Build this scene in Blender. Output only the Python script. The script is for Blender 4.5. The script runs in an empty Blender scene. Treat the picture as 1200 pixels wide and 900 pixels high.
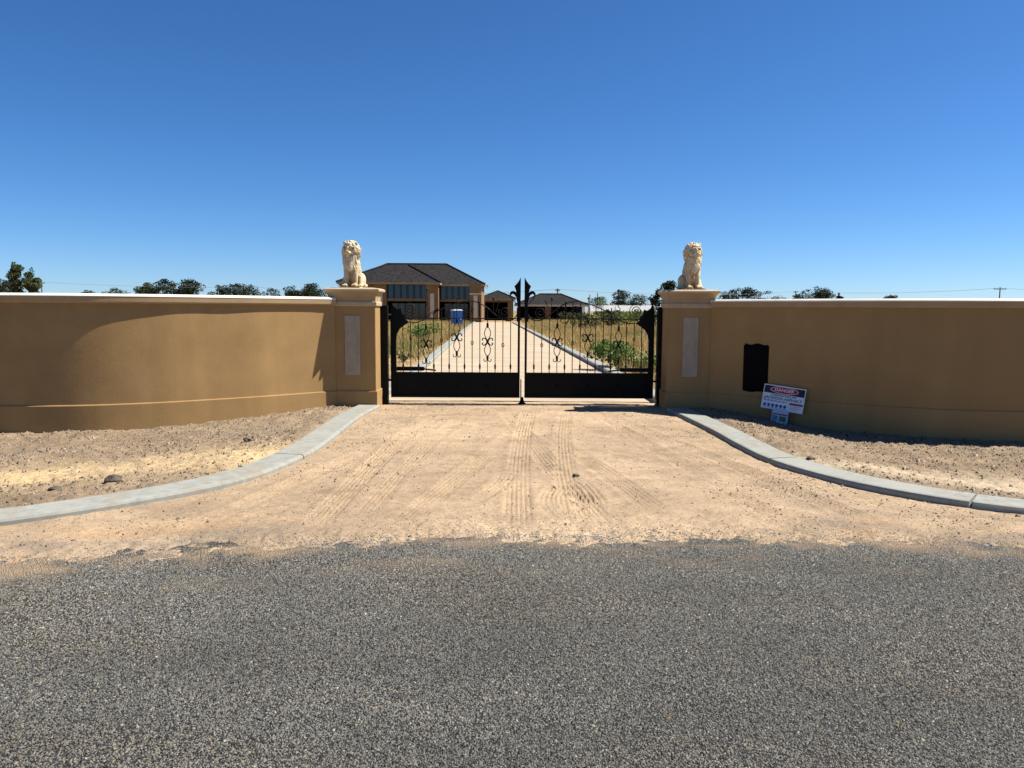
import bpy, bmesh, math, random
import numpy as np
from mathutils import Vector, Matrix, Euler
R = math.radians
scene = bpy.context.scene
COL = scene.collection

# ------------------------------------------------------------------ camera, sky, sun, exposure
CAM_H = 1.6
cam_d = bpy.data.cameras.new('camera'); cam = bpy.data.objects.new('camera', cam_d); COL.objects.link(cam)
cam_d.sensor_width = 36; cam_d.lens = 27.0; cam_d.clip_start = 0.05; cam_d.clip_end = 6000
cam.matrix_world = (Matrix.Translation((0, 0, CAM_H)) @ Matrix.Rotation(math.pi/2 - math.atan(86/900), 4, 'X')
                    @ Matrix.Rotation(R(0.33), 4, 'Z'))
scene.camera = cam

SUN_EL, SUN_A = R(53), R(10.5)         # elevation; angle from +X towards +Y
SUN_DIR = Vector((math.cos(SUN_EL)*math.cos(SUN_A), math.cos(SUN_EL)*math.sin(SUN_A), math.sin(SUN_EL)))
world = bpy.data.worlds.new('World'); scene.world = world; world.use_nodes = True
wn = world.node_tree.nodes; wl = world.node_tree.links
wn.clear()
wo = wn.new('ShaderNodeOutputWorld'); wb = wn.new('ShaderNodeBackground'); sky = wn.new('ShaderNodeTexSky')
sky.sky_type = 'NISHITA'; sky.sun_disc = False; sky.sun_elevation = SUN_EL; sky.sun_rotation = R(90) - SUN_A
sky.altitude = 0; sky.air_density = 0.7; sky.dust_density = 0.2; sky.ozone_density = 10
wb.inputs['Strength'].default_value = 0.068
hsv = wn.new('ShaderNodeHueSaturation'); hsv.inputs['Saturation'].default_value = 1.11
wl.new(sky.outputs[0], hsv.inputs['Color']); wl.new(hsv.outputs[0], wb.inputs['Color']); wl.new(wb.outputs[0], wo.inputs['Surface'])
sun_d = bpy.data.lights.new('sun', 'SUN'); sun = bpy.data.objects.new('sun', sun_d); COL.objects.link(sun)
sun_d.energy = 5.0; sun_d.angle = R(0.5); sun_d.color = (1.0, 0.95, 0.87)
sun.rotation_euler = SUN_DIR.to_track_quat('Z', 'Y').to_euler()
scene.view_settings.view_transform = 'Standard'; scene.view_settings.look = 'None'
scene.view_settings.exposure = 1.0; scene.view_settings.gamma = 1.0; scene.view_settings.use_curve_mapping = False
scene.cycles.max_bounces = 6

# ------------------------------------------------------------------ helpers
def tag(o, label=None, cat=None, group=None, kind=None):
    if label: o['label'] = label
    if cat: o['category'] = cat
    if group: o['group'] = group
    if kind: o['kind'] = kind
    return o

def link(name, me, mat=None, parent=None):
    o = bpy.data.objects.new(name, me); COL.objects.link(o)
    if mat is not None and me is not None and not me.materials: me.materials.append(mat)
    if parent: o.parent = parent
    return o

def empty(name, loc=(0, 0, 0), rz=0.0):
    o = bpy.data.objects.new(name, None); COL.objects.link(o); o.location = loc; o.rotation_euler = (0, 0, rz)
    o.empty_display_size = 0.1
    return o

def copy_tree(o, parent=None):
    c = o.copy(); COL.objects.link(c); c.parent = parent
    for ch in o.children: copy_tree(ch, c)
    return c

class MB:
    def __init__(s): s.v = []; s.f = []
    def add(s, vs, fs):
        b = len(s.v); s.v += [tuple(p) for p in vs]; s.f += [tuple(i+b for i in f) for f in fs]; return s
    def box(s, x0, x1, y0, y1, z0, z1):
        return s.add([(x0,y0,z0),(x1,y0,z0),(x1,y1,z0),(x0,y1,z0),(x0,y0,z1),(x1,y0,z1),(x1,y1,z1),(x0,y1,z1)],
                     [(0,3,2,1),(4,5,6,7),(0,1,5,4),(1,2,6,5),(2,3,7,6),(3,0,4,7)])
    def tube(s, pts, r, n=6, cap=True):
        P = [Vector(p) for p in pts]; m = len(P)
        rr = r if hasattr(r, '__len__') else [r]*m
        t0 = (P[1]-P[0]).normalized()
        up = Vector((0, 1, 0)) if abs(t0.y) < .9 else Vector((1, 0, 0))
        a = t0.cross(up).normalized(); vs = []; fs = []
        for i in range(m):
            t = (P[min(i+1, m-1)] - P[max(i-1, 0)]).normalized()
            a = (a - t*a.dot(t)).normalized(); b = t.cross(a)
            for k in range(n):
                an = 2*math.pi*k/n
                vs.append(P[i] + (a*math.cos(an) + b*math.sin(an))*rr[i])
        for i in range(m-1):
            for k in range(n):
                k2 = (k+1) % n
                fs.append((i*n+k, i*n+k2, (i+1)*n+k2, (i+1)*n+k))
        if cap:
            fs.append(tuple(range(n-1, -1, -1))); fs.append(tuple((m-1)*n+k for k in range(n)))
        return s.add(vs, fs)
    def lathe(s, prof, c=(0, 0, 0), n=12):
        vs = []; fs = []; m = len(prof)
        for r, z in prof:
            for k in range(n):
                a = 2*math.pi*k/n; vs.append((c[0]+r*math.cos(a), c[1]+r*math.sin(a), c[2]+z))
        for i in range(m-1):
            for k in range(n):
                k2 = (k+1) % n; fs.append((i*n+k, i*n+k2, (i+1)*n+k2, (i+1)*n+k))
        fs.append(tuple(range(n-1, -1, -1))); fs.append(tuple((m-1)*n+k for k in range(n)))
        return s.add(vs, fs)
    def prism(s, poly, y0, y1):           # polygon in XZ, extruded along Y
        n = len(poly)
        vs = [(x, y0, z) for x, z in poly] + [(x, y1, z) for x, z in poly]
        fs = [tuple(range(n)), tuple(range(2*n-1, n-1, -1))]
        fs += [(i, i+n, (i+1) % n + n, (i+1) % n) for i in range(n)]
        return s.add(vs, fs)
    def mesh(s, name, smooth=False, bevel=0.0, recalc=True):
        me = bpy.data.meshes.new(name); me.from_pydata(s.v, [], s.f)
        if recalc or bevel:
            bm = bmesh.new(); bm.from_mesh(me)
            if bevel:
                bmesh.ops.remove_doubles(bm, verts=bm.verts, dist=1e-5)
                es = [e for e in bm.edges if len(e.link_faces) == 2 and e.calc_face_angle(0) > 0.6]
                bmesh.ops.bevel(bm, geom=es, offset=bevel, segments=2, affect='EDGES', clamp_overlap=True)
            bmesh.ops.recalc_face_normals(bm, faces=bm.faces)
            bm.to_mesh(me); bm.free()
        if smooth:
            me.polygons.foreach_set('use_smooth', [True]*len(me.polygons))
        me.update()
        return me
    def build(s, name, mat, parent=None, smooth=False, bevel=0.0):
        return link(name, s.mesh(name, smooth, bevel), mat, parent)

def np_mesh(name, V, F, smooth=False, color=None):
    V = np.asarray(V, np.float32); F = np.asarray(F, np.int32); k = F.shape[1]
    me = bpy.data.meshes.new(name)
    me.vertices.add(len(V)); me.vertices.foreach_set('co', V.ravel())
    me.loops.add(F.size); me.loops.foreach_set('vertex_index', F.ravel())
    me.polygons.add(len(F)); me.polygons.foreach_set('loop_start', np.arange(0, F.size, k, dtype=np.int32))
    me.polygons.foreach_set('loop_total', np.full(len(F), k, np.int32))
    if smooth: me.polygons.foreach_set('use_smooth', np.ones(len(F), bool))
    me.update(calc_edges=True)
    if color is not None:
        at = me.attributes.new('Col', 'FLOAT_COLOR', 'POINT')
        at.data.foreach_set('color', np.concatenate([color, np.ones((len(V), 1))], 1).astype(np.float32).ravel())
    return me

rng = np.random.default_rng(7)
def _hash(i, j, seed):
    n = (i.astype(np.int64)*374761393 + j.astype(np.int64)*668265263 + seed*1274126177) & 0x7fffffff
    n = ((n ^ (n >> 13)) * 1274126177) & 0x7fffffff
    return ((n ^ (n >> 16)) & 0xffff)/65535.0
def vnoise(x, y, seed=0):
    i = np.floor(x); j = np.floor(y); u = x-i; v = y-j
    u = u*u*(3-2*u); v = v*v*(3-2*v)
    a = _hash(i, j, seed); b = _hash(i+1, j, seed); c = _hash(i, j+1, seed); d = _hash(i+1, j+1, seed)
    return (a*(1-u)+b*u)*(1-v) + (c*(1-u)+d*u)*v
def fbm(x, y, seed=0, o=4):
    s = 0; a = 1; t = 0
    for k in range(o):
        s = s + a*vnoise(x*2**k, y*2**k, seed+k*17); t += a; a *= .55
    return s/t
def sstep(a, b, x):
    t = np.clip((x-a)/(b-a), 0, 1); return t*t*(3-2*t)

# ------------------------------------------------------------------ materials
def mat(name, c1, c2=None, scale=8.0, rough=.85, bump=0.0, bscale=60.0, metal=0.0, attr=False, spec=.3, detail=6,
        stretch=(1, 1, 1), bdist=.01, c3=None, trans=0.0, rand=0.0):
    m = bpy.data.materials.new(name); m.use_nodes = True
    nt = m.node_tree; N = nt.nodes; L = nt.links; p = N['Principled BSDF']; out = N['Material Output']
    p.inputs['Roughness'].default_value = rough; p.inputs['Metallic'].default_value = metal
    p.inputs['Specular IOR Level'].default_value = spec
    tc = N.new('ShaderNodeTexCoord'); mp = N.new('ShaderNodeMapping'); mp.inputs['Scale'].default_value = stretch
    L.new(tc.outputs['Object'], mp.inputs[0])
    if c2 is None: c2 = tuple(min(1, c*1.15) for c in c1)
    nz = N.new('ShaderNodeTexNoise'); nz.inputs['Scale'].default_value = scale; nz.inputs['Detail'].default_value = detail
    nz.inputs['Roughness'].default_value = .62
    L.new(mp.outputs[0], nz.inputs['Vector'])
    rp = N.new('ShaderNodeValToRGB'); rp.color_ramp.elements[0].position = .32; rp.color_ramp.elements[1].position = .68
    rp.color_ramp.elements[0].color = (*c1, 1); rp.color_ramp.elements[1].color = (*c2, 1)
    L.new(nz.outputs['Fac'], rp.inputs[0])
    col = rp.outputs[0]
    if c3 is not None:
        n2 = N.new('ShaderNodeTexNoise'); n2.inputs['Scale'].default_value = scale*.17; n2.inputs['Detail'].default_value = 4
        L.new(mp.outputs[0], n2.inputs['Vector'])
        r2 = N.new('ShaderNodeValToRGB'); r2.color_ramp.elements[0].position = .45; r2.color_ramp.elements[1].position = .7
        L.new(n2.outputs['Fac'], r2.inputs[0])
        mx = N.new('ShaderNodeMix'); mx.data_type = 'RGBA'
        L.new(r2.outputs[0], mx.inputs[0]); L.new(col, mx.inputs[6]); mx.inputs[7].default_value = (*c3, 1); col = mx.outputs[2]
    if attr:
        at = N.new('ShaderNodeAttribute'); at.attribute_name = 'Col'
        mm = N.new('ShaderNodeMix'); mm.data_type = 'RGBA'; mm.blend_type = 'MULTIPLY'; mm.inputs[0].default_value = 1
        L.new(at.outputs['Color'], mm.inputs[6]); L.new(col, mm.inputs[7]); col = mm.outputs[2]
    if rand:
        oi = N.new('ShaderNodeObjectInfo'); hs = N.new('ShaderNodeHueSaturation')
        mr = N.new('ShaderNodeMapRange'); mr.inputs[3].default_value = 1-rand; mr.inputs[4].default_value = 1+rand
        L.new(oi.outputs['Random'], mr.inputs[0]); L.new(mr.outputs[0], hs.inputs['Value']); L.new(col, hs.inputs['Color']); col = hs.outputs[0]
    L.new(col, p.inputs['Base Color'])
    if bump:
        nb = N.new('ShaderNodeTexNoise'); nb.inputs['Scale'].default_value = bscale; nb.inputs['Detail'].default_value = 8
        nb.inputs['Roughness'].default_value = .65
        L.new(mp.outputs[0], nb.inputs['Vector'])
        bp = N.new('ShaderNodeBump'); bp.inputs['Strength'].default_value = bump; bp.inputs['Distance'].default_value = bdist
        L.new(nb.outputs['Fac'], bp.inputs['Height']); L.new(bp.outputs[0], p.inputs['Normal'])
    if trans:
        tr = N.new('ShaderNodeBsdfTranslucent'); ms = N.new('ShaderNodeMixShader'); ms.inputs[0].default_value = trans
        L.new(col, tr.inputs['Color']); L.new(p.outputs[0], ms.inputs[1]); L.new(tr.outputs[0], ms.inputs[2])
        L.new(ms.outputs[0], out.inputs['Surface'])
    return m

M = {}
M['ground'] = mat('dirt', (.80, .80, .80), (1.12, 1.12, 1.12), scale=34, rough=.95, bump=.8, bscale=60, attr=True, spec=.1, bdist=.010)
M['asphalt'] = mat('bitumen', (.016, .0155, .015), (.085, .082, .076), scale=150, rough=.9, bump=1, bscale=160, spec=.05, bdist=.012)
M['stone'] = mat('aggregate', (.75, .75, .75), (1.15, 1.15, 1.15), scale=120, rough=.75, attr=True, spec=.2)
nt = M['asphalt'].node_tree; tc = [q for q in nt.nodes if q.type == 'TEX_COORD'][0]; pr = nt.nodes['Principled BSDF']
vo = nt.nodes.new('ShaderNodeTexVoronoi'); vo.inputs['Scale'].default_value = 125; nt.links.new(tc.outputs['Object'], vo.inputs['Vector'])
sp = nt.nodes.new('ShaderNodeSeparateColor'); nt.links.new(vo.outputs['Color'], sp.inputs[0])
cr = nt.nodes.new('ShaderNodeValToRGB'); cr.color_ramp.elements[0].color = (.022, .022, .020, 1); cr.color_ramp.elements[1].color = (.20, .19, .175, 1)
cr.color_ramp.elements.new(.6).color = (.062, .061, .056, 1); nt.links.new(sp.outputs[0], cr.inputs[0]); at = nt.nodes.new('ShaderNodeAttribute'); at.attribute_name = 'Col'; mxd = nt.nodes.new('ShaderNodeMix'); mxd.data_type = 'RGBA'
nt.links.new(at.outputs['Fac'], mxd.inputs[0]); nt.links.new(cr.outputs[0], mxd.inputs[6]); mxd.inputs[7].default_value = (.29, .21, .135, 1); nt.links.new(mxd.outputs[2], pr.inputs['Base Color'])
bp = [q for q in nt.nodes if q.type == 'BUMP'][0]; mt_ = nt.nodes.new('ShaderNodeMath'); mt_.operation = 'SUBTRACT'; mt_.inputs[0].default_value = 1
nt.links.new(vo.outputs['Distance'], mt_.inputs[1]); nt.links.new(mt_.outputs[0], bp.inputs['Height'])
M['render'] = mat('wall_render', (.282, .173, .069), (.336, .210, .087), scale=2.2, rough=.85, bump=.22, bscale=26, spec=.2, bdist=.006,
                  c3=(.297, .182, .074))
nt = M['render'].node_tree; pr = nt.nodes['Principled BSDF']; lk = pr.inputs['Base Color'].links[0].from_socket
tc = [q for q in nt.nodes if q.type == 'TEX_COORD'][0]; mp = nt.nodes.new('ShaderNodeMapping'); mp.inputs['Scale'].default_value = (2.6, 2.6, .22)
nt.links.new(tc.outputs['Object'], mp.inputs[0]); nz = nt.nodes.new('ShaderNodeTexNoise'); nz.inputs['Scale'].default_value = 1.3; nz.inputs['Detail'].default_value = 7
nt.links.new(mp.outputs[0], nz.inputs['Vector']); mr = nt.nodes.new('ShaderNodeMapRange'); mr.inputs[1].default_value = .3; mr.inputs[2].default_value = .7; mr.inputs[3].default_value = .93; mr.inputs[4].default_value = 1.06
nt.links.new(nz.outputs['Fac'], mr.inputs[0]); hv = nt.nodes.new('ShaderNodeHueSaturation'); nt.links.new(mr.outputs[0], hv.inputs['Value']); nt.links.new(lk, hv.inputs['Color']); nt.links.new(hv.outputs[0], pr.inputs['Base Color'])
M['lip'] = mat('sunlit_lip_tone', (.62, .56, .46), (.72, .66, .56), scale=5, rough=.6, spec=.25)  # near white puts the sun on the coping's top edge into its colour
M['cream'] = mat('cream_paint', (.38, .285, .175), (.45, .345, .22), scale=6, rough=.7, bump=.15, bscale=60, spec=.25, bdist=.004)
M['captan'] = mat('cap_render', (.33, .225, .115), (.38, .265, .145), scale=4, rough=.8, bump=.15, bscale=50, bdist=.004, spec=.2)
M['panelstone'] = mat('panel_stone', (.27, .22, .155), (.37, .31, .23), scale=9, rough=.8, bump=.5, bscale=30, bdist=.004, stretch=(1, 1, .45))
M['lion'] = mat('cast_stone', (.47, .375, .225), (.62, .52, .35), scale=14, rough=.8, bump=.4, bscale=70, bdist=.006, c3=(.37, .25, .115))
M['concrete'] = mat('kerb_concrete', (.205, .206, .182), (.295, .297, .262), scale=11, rough=.88, bump=.5, bscale=120, bdist=.004, c3=(.28, .28, .245), spec=.1)
nt = M['concrete'].node_tree; pr = nt.nodes['Principled BSDF']; lk = pr.inputs['Base Color'].links[0].from_socket; tc = [q for q in nt.nodes if q.type == 'TEX_COORD'][0]
nz = nt.nodes.new('ShaderNodeTexNoise'); nz.inputs['Scale'].default_value = 3.3; nz.inputs['Detail'].default_value = 9; nz.inputs['Roughness'].default_value = .7; nt.links.new(tc.outputs['Object'], nz.inputs['Vector'])
r2 = nt.nodes.new('ShaderNodeValToRGB'); r2.color_ramp.elements[0].position = .50; r2.color_ramp.elements[1].position = .74; nt.links.new(nz.outputs['Fac'], r2.inputs[0])
mx = nt.nodes.new('ShaderNodeMix'); mx.data_type = 'RGBA'; nt.links.new(r2.outputs[0], mx.inputs[0]); nt.links.new(lk, mx.inputs[6]); mx.inputs[7].default_value = (.27, .215, .15, 1); nt.links.new(mx.outputs[2], pr.inputs['Base Color'])
M['iron'] = mat('black_iron', (.0025, .0025, .0028), (.004, .004, .004), scale=20, rough=.5, spec=.12)
M['ironbar'] = mat('dark_bronze_iron', (.006, .004, .0035), (.014, .008, .006), scale=30, rough=.5, spec=.2)
M['blackplastic'] = mat('black_plastic', (.002, .002, .002), (.003, .003, .003), rough=.7, bump=.6, bscale=9, bdist=.02, spec=.08)
M['drive'] = mat('driveway_surface', (.33, .262, .178), (.44, .355, .25), scale=1.4, rough=.95, bump=.6, bscale=14, bdist=.02, stretch=(.4, 1, 1), spec=.1)
M['brickwall'] = mat('house_render', (.17, .105, .048), (.215, .135, .064), scale=1, rough=.85)
M['rooftile'] = mat('roof_tile', (.010, .010, .011), (.032, .028, .026), scale=2.2, rough=.85, bump=.8, bscale=5, bdist=.1, spec=.1)
M['fascia'] = mat('fascia', (.26, .19, .115), (.32, .24, .15), scale=2, rough=.7)
M['housecream'] = mat('house_cream', (.45, .40, .32), (.52, .46, .37), scale=2)
M['white'] = mat('white_paint', (.74, .74, .72), (.8, .8, .78), scale=3, rough=.6)
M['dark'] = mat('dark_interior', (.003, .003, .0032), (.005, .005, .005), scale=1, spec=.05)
M['glass'] = mat('window_glass', (.006, .016, .032), (.010, .024, .045), scale=.4, rough=.08, spec=.6)
M['curtain'] = mat('curtain', (.012, .022, .036), (.018, .03, .046), scale=3, stretch=(6, 1, .2))
M['blue'] = mat('blue_plastic', (.010, .07, .26), (.016, .095, .33), scale=3, rough=.45)
M['bark'] = mat('bark', (.10, .08, .06), (.19, .16, .12), scale=6, rough=.95, bump=.6, bscale=20)
M['leafdark'] = mat('leaf_dark', (.010, .015, .007), (.032, .042, .016), scale=.9, rough=.8, trans=.08, spec=.15, rand=.2)
M['leafolive'] = mat('leaf_olive', (.045, .055, .018), (.095, .105, .04), scale=.9, rough=.75, trans=.2, spec=.15)
M['leafgreen'] = mat('leaf_green', (.06, .12, .02), (.14, .23, .045), scale=6, rough=.6, trans=.25, spec=.25)
M['vine'] = mat('leaf_vine', (.05, .09, .015), (.12, .18, .03), scale=2, rough=.7, trans=.25, spec=.15)
M['grass'] = mat('dry_grass', (.75, .75, .75), (1.1, 1.1, 1.1), scale=3, rough=.9, trans=.25, spec=.1, attr=True)
M['wood'] = mat('grey_timber', (.10, .085, .07), (.17, .145, .12), scale=5, rough=.9)
M['wire'] = mat('wire', (.09, .09, .1), (.11, .11, .12), rough=.6)
M['signwhite'] = mat('sign_white', (.66, .70, .74), (.76, .80, .84), scale=5, rough=.45)
M['signblack'] = mat('sign_black', (.008, .009, .012), (.012, .013, .018), scale=5, rough=.45)
M['signred'] = mat('sign_red', (.42, .012, .02), (.48, .02, .03), scale=5, rough=.45)
M['signblue'] = mat('sign_blue', (.02, .05, .26), (.03, .07, .3), scale=5, rough=.45)
M['signnavy'] = mat('sign_navy', (.03, .03, .10), (.04, .04, .13), scale=5, rough=.45)
M['signpale'] = mat('sign_pale_blue', (.34, .47, .60), (.46, .58, .68), scale=9, rough=.45)
M['signpink'] = mat('sign_pale_red', (.62, .38, .42), (.68, .46, .5), scale=60, rough=.45)
M['signolive'] = mat('sign_olive', (.10, .11, .03), (.2, .18, .05), scale=30, rough=.45)
M['net'] = mat('white_net', (.30, .30, .285), (.38, .38, .36), scale=2, rough=.9)

# ------------------------------------------------------------------ layout
XC, GY = 0.17, 12.98                 # gate centre, gate plane
KL = [(-2.30, 12.35), (-2.36, 11.4), (-2.37, 10.4), (-2.34, 9.2), (-2.34, 8.3), (-2.45, 7.45), (-2.66, 6.82), (-3.14, 6.17), (-3.78, 5.60), (-4.6, 5.2), (-6.0, 4.95), (-9.0, 4.85)]
KR = [(2.62, 12.1), (2.70, 11.2), (2.78, 9.9), (2.80, 8.9), (2.87, 7.95), (3.15, 7.12), (3.59, 6.5), (4.13, 6.07), (4.9, 5.75), (6.2, 5.5), (9.0, 5.4)]
WALLP = [(3.0, 12.29), (3.14, 12.18), (3.34, 12.01), (4.0, 11.42), (4.5, 11.05), (5.0, 10.70), (5.5, 10.44), (5.95, 10.28), (6.5, 10.18), (7.2, 10.13), (8.2, 10.11), (12, 10.10), (22, 10.10)]
EDGE = np.array([(-60, 4.5), (-8, 4.5), (-4, 4.62), (-2.73, 4.80), (-1.7, 5.02), (-.59, 5.26), (0, 5.29), (1.2, 5.33), (2.4, 5.30), (2.95, 5.2), (3.6, 5.18), (8, 5.1), (60, 5.1)])
def edge_y(x): return np.interp(x, EDGE[:, 0], EDGE[:, 1]) + .10*(fbm(x*1.7+9, x*0+3.3, 5)-.5) + .06*(vnoise(x*7, x*0+1, 8)-.5)

def catmull(P, n):
    P = [Vector((p[0], p[1], 0)) for p in P]; out = []
    for i in range(len(P)-1):
        p0 = P[max(i-1, 0)]; p1 = P[i]; p2 = P[i+1]; p3 = P[min(i+2, len(P)-1)]
        for k in range(n):
            t = k/n
            out.append(.5*((2*p1)+(p2-p0)*t+(2*p0-5*p1+4*p2-p3)*t*t+(3*p1-p0-3*p2+p3)*t**3))
    out.append(P[-1]); return out
def kerb_x(K, y):
    a = np.array(sorted([(q.y, q.x) for q in catmull(K, 8)])); return np.interp(y, a[:, 0], a[:, 1])

TRACKS = [  # (x0,y0) bend (x2,y2), width, depth, rib pitch
    ((-2.35, 5.3), (-1.5, 7.0), (-.75, 13.1), .22, .006, .036), ((-.85, 5.35), (-.1, 7.0), (.70, 13.1), .22, .006, .036),
    ((-1.45, 5.35), (-1.36, 7.4), (-1.15, 13.1), .22, .007, .034), ((.05, 5.35), (.12, 7.4), (.35, 13.1), .22, .006, .034),
    ((-1.15, 5.4), (-.95, 8.0), (-.50, 13.1), .20, .005, .034), ((.50, 5.4), (.62, 8.0), (.98, 13.1), .20, .005, .034),
    ((2.75, 5.5), (1.95, 7.4), (1.05, 13.1), .22, .007, .036), ((1.25, 5.4), (.55, 7.4), (-.45, 13.1), .22, .006, .036),
    ((2.1, 5.4), (1.6, 7.6), (1.20, 13.1), .20, .006, .034), ((.70, 5.35), (.22, 7.2), (-.25, 13.1), .22, .006, .036),
    ((.66, 6.1), (.52, 6.9), (.05, 8.4), .24, .0085, .040), ((.60, 5.35), (.36, 6.0), (.95, 7.6), .22, .008, .036),
    ((.2, 5.3), (.9, 6.0), (2.6, 6.6), .2, .005, .036), ((-.9, 5.35), (-.2, 6.2), (-.05, 7.8), .2, .005, .036), ((-2.1, 5.5), (-1.3, 6.3), (-.75, 8.4), .20, .006, .036)]
def ground_z(X, Y):
    ye = edge_y(X)
    zs = .010 + .020*(fbm(X*.9, Y*.9, 1)-.5) + .012*(fbm(X*4, Y*4, 2)-.5) + .008*(fbm(X*17, Y*17, 3, 3)-.5)
    near = sstep(4.0, 4.6, Y)*(1-sstep(13.0, 16, Y))*(1-sstep(8, 14, np.abs(X)))
    xl = kerb_x(KL, Y); xr = kerb_x(KR, Y)
    vl = sstep(.05, .35, xl-X)*sstep(4.9, 5.6, Y+.35*np.clip(-X-4, 0, 3)); vr = sstep(.05, .35, X-xr)*sstep(5.2, 5.9, Y)
    vl = vl*(1-sstep(12.6, 13.0, Y)); vr = vr*(1-sstep(12.2, 12.9, Y))
    rub = .050*(fbm(X*3.1, Y*3.1, 21)-.5) + .040*(fbm(X*11, Y*11, 22, 3)-.5) + .03*(vnoise(X*31, Y*31, 23)-.5)
    z = zs
    z = z + vl*(.045 - .125*sstep(.3, 2.6, xl-X) + rub) + vr*(.045 - .175*sstep(.2, 2.0, X-xr) + rub)
    tr = np.zeros_like(X)
    for (a, b, c, w, dep, pit) in TRACKS:
        t = np.clip((Y-a[1])/(c[1]-a[1]), 0, 1)
        if abs(c[0]-a[0]) < 1.2*abs(c[1]-a[1]):
            bx = 2*b[0]-.5*(a[0]+c[0]); xc = (1-t)**2*a[0]+2*t*(1-t)*bx+t*t*c[0]; d = X-xc; inn = (Y > a[1])*(Y < c[1])
        else:
            t = np.clip((X-a[0])/(c[0]-a[0]), 0, 1); by = 2*b[1]-.5*(a[1]+c[1]); yc = (1-t)**2*a[1]+2*t*(1-t)*by+t*t*c[1]; d = Y-yc; inn = (X > a[0])*(X < c[0])
        fade = sstep(0, .10, t)*(1-sstep(.6, 1, t))*sstep(.12, .62, fbm(X*1.6+a[0]*7, Y*1.1+a[0]*3, 31))
        win = (1-sstep(w*.36, w*.56, np.abs(d)))*inn*fade
        rim = np.exp(-((np.abs(d)-w*.62)/.035)**2)*inn*fade
        tr += 1.9*(win*dep*(np.cos(2*math.pi*d/(pit*1.15))*.85 - .45) + rim*dep*.5)
    z = z + tr*(1-np.maximum(vl, vr))
    z = np.where(near > 0, z*near, 0)
    # under the road the soil drops away so that the sealed surface covers it
    dr = Y-ye
    rag = (.050*(fbm(X*2.0, Y*2.3, 51)-.5) + .040*(fbm(X*8, Y*8, 52, 3)-.5) + .016*(vnoise(X*30, Y*30, 53)-.5))*np.exp(-(dr/.42)**2)
    return z*sstep(-.15, .35, dr) + rag + .012*sstep(-.2, .3, dr) - .05*(1-sstep(-.75, .12, dr))

def lines(segs):
    out = []
    for a, b, n in segs: out += list(np.linspace(a, b, n, endpoint=False))
    out.append(segs[-1][1]); return np.array(out)
def geo(a, b, n): return list(np.geomspace(a, b, n))

# ------------------------------------------------------------------ ground sheet
gx = np.concatenate([-np.array(geo(9.5, 3000, 26))[::-1], lines([(-9, -4.6, 90), (-4.6, -2.6, 90), (-2.6, 3.0, 400), (3.0, 5.0, 90), (5.0, 9.0, 80)]), np.array(geo(9.5, 3000, 26))])
gy = np.concatenate([-np.array(geo(1.5, 1500, 16))[::-1], lines([(-1, 4.3, 10), (4.3, 8.5, 175), (8.5, 13.4, 95), (13.4, 30, 40), (30, 110, 40)]), np.array(geo(115, 3500, 22))])
X, Y = np.meshgrid(gx, gy)
Z = ground_z(X, Y)
def ground_col(X, Y):
    ye = edge_y(X); n1 = fbm(X*.8, Y*.8, 41)[..., None]; n2 = fbm(X*2.6, Y*2.6, 42)[..., None]; n3 = fbm(X*.35+4, Y*1.1, 44)[..., None]
    sand = np.array([.345, .250, .158])*(.80+.38*n1)*(.84+.34*fbm(X*5, Y*10, 45)[..., None])*(.86+.28*fbm(X*26, Y*26, 46, 2)[..., None]); sand = sand*(1-.16*sstep(.5, .75, n2)) + np.array([.02, .017, .012])*sstep(.55, .8, n1)
    rub = np.array([.225, .166, .106])*(.62+.7*n2)*(.68+.62*fbm(X*15, Y*15, 48, 3)[..., None])
    yel = np.array([.44, .30, .13])
    pale = np.array([.38, .30, .20])
    xl = kerb_x(KL, Y); xr = kerb_x(KR, Y)
    vl = (sstep(.0, .3, xl-X)*sstep(4.9, 5.5, Y+.35*np.clip(-X-4, 0, 3)))[..., None]; vr = (sstep(.0, .3, X-xr)*sstep(5.2, 5.8, Y))[..., None]
    c = sand
    band = np.exp(-((Y-(7.9+.33*(X+3)))/.68)**2)[..., None]*sstep(.25, .5, n3+.1)
    verl = rub*(1-band)+ (yel*.6+pale*.5)*band
    bandr = np.exp(-((Y-(7.9-.30*(X-3.4)))/.6)**2)[..., None]*sstep(.3, .6, n3+.1)
    verr = rub*(1-bandr)+pale*1.05*bandr
    c = c*(1-vl)+verl*vl; c = c*(1-vr)+verr*vr
    dr = (Y-ye)[..., None]
    e = (1-sstep(.05, 1.0, dr))*sstep(.45, .62, fbm(X*1.1+3, Y*2.2, 47)[..., None])
    e = e*sstep(1.4, 2.2, np.abs(X-.2))[..., None]; c = c*(1-.6*e) + .6*e*np.array([.36, .20, .085])
    lf = sstep(.42, .7, fbm(X*1.6, Y*3.0, 49)[..., None])*(1-sstep(.1, 1.6, dr))*sstep(1.2, 2.6, np.abs(X-.4))[..., None]
    lf = lf+.5*sstep(.50, .70, fbm(X*1.2+5, Y*1.9, 50)[..., None])*sstep(.9, 2.0, np.abs(X-.3))[..., None]*sstep(-.1, .3, dr); lf = np.clip(lf, 0, 1)
    c = c*(1-.6*lf)+.6*lf*np.array([.17, .138, .108])
    field = sstep(13.2, 14.2, Y)[..., None]
    dry = np.array([.30, .205, .10])*(.6+.8*n2); grn = np.array([.12, .13, .04])
    far = sstep(110, 200, Y)[..., None]
    fld = dry*(1-far)+(dry*.5+grn*.6)*far
    return c*(1-field)+fld*field
C = ground_col(X, Y)
ny, nx = X.shape
idx = np.arange(ny*nx).reshape(ny, nx)
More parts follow.
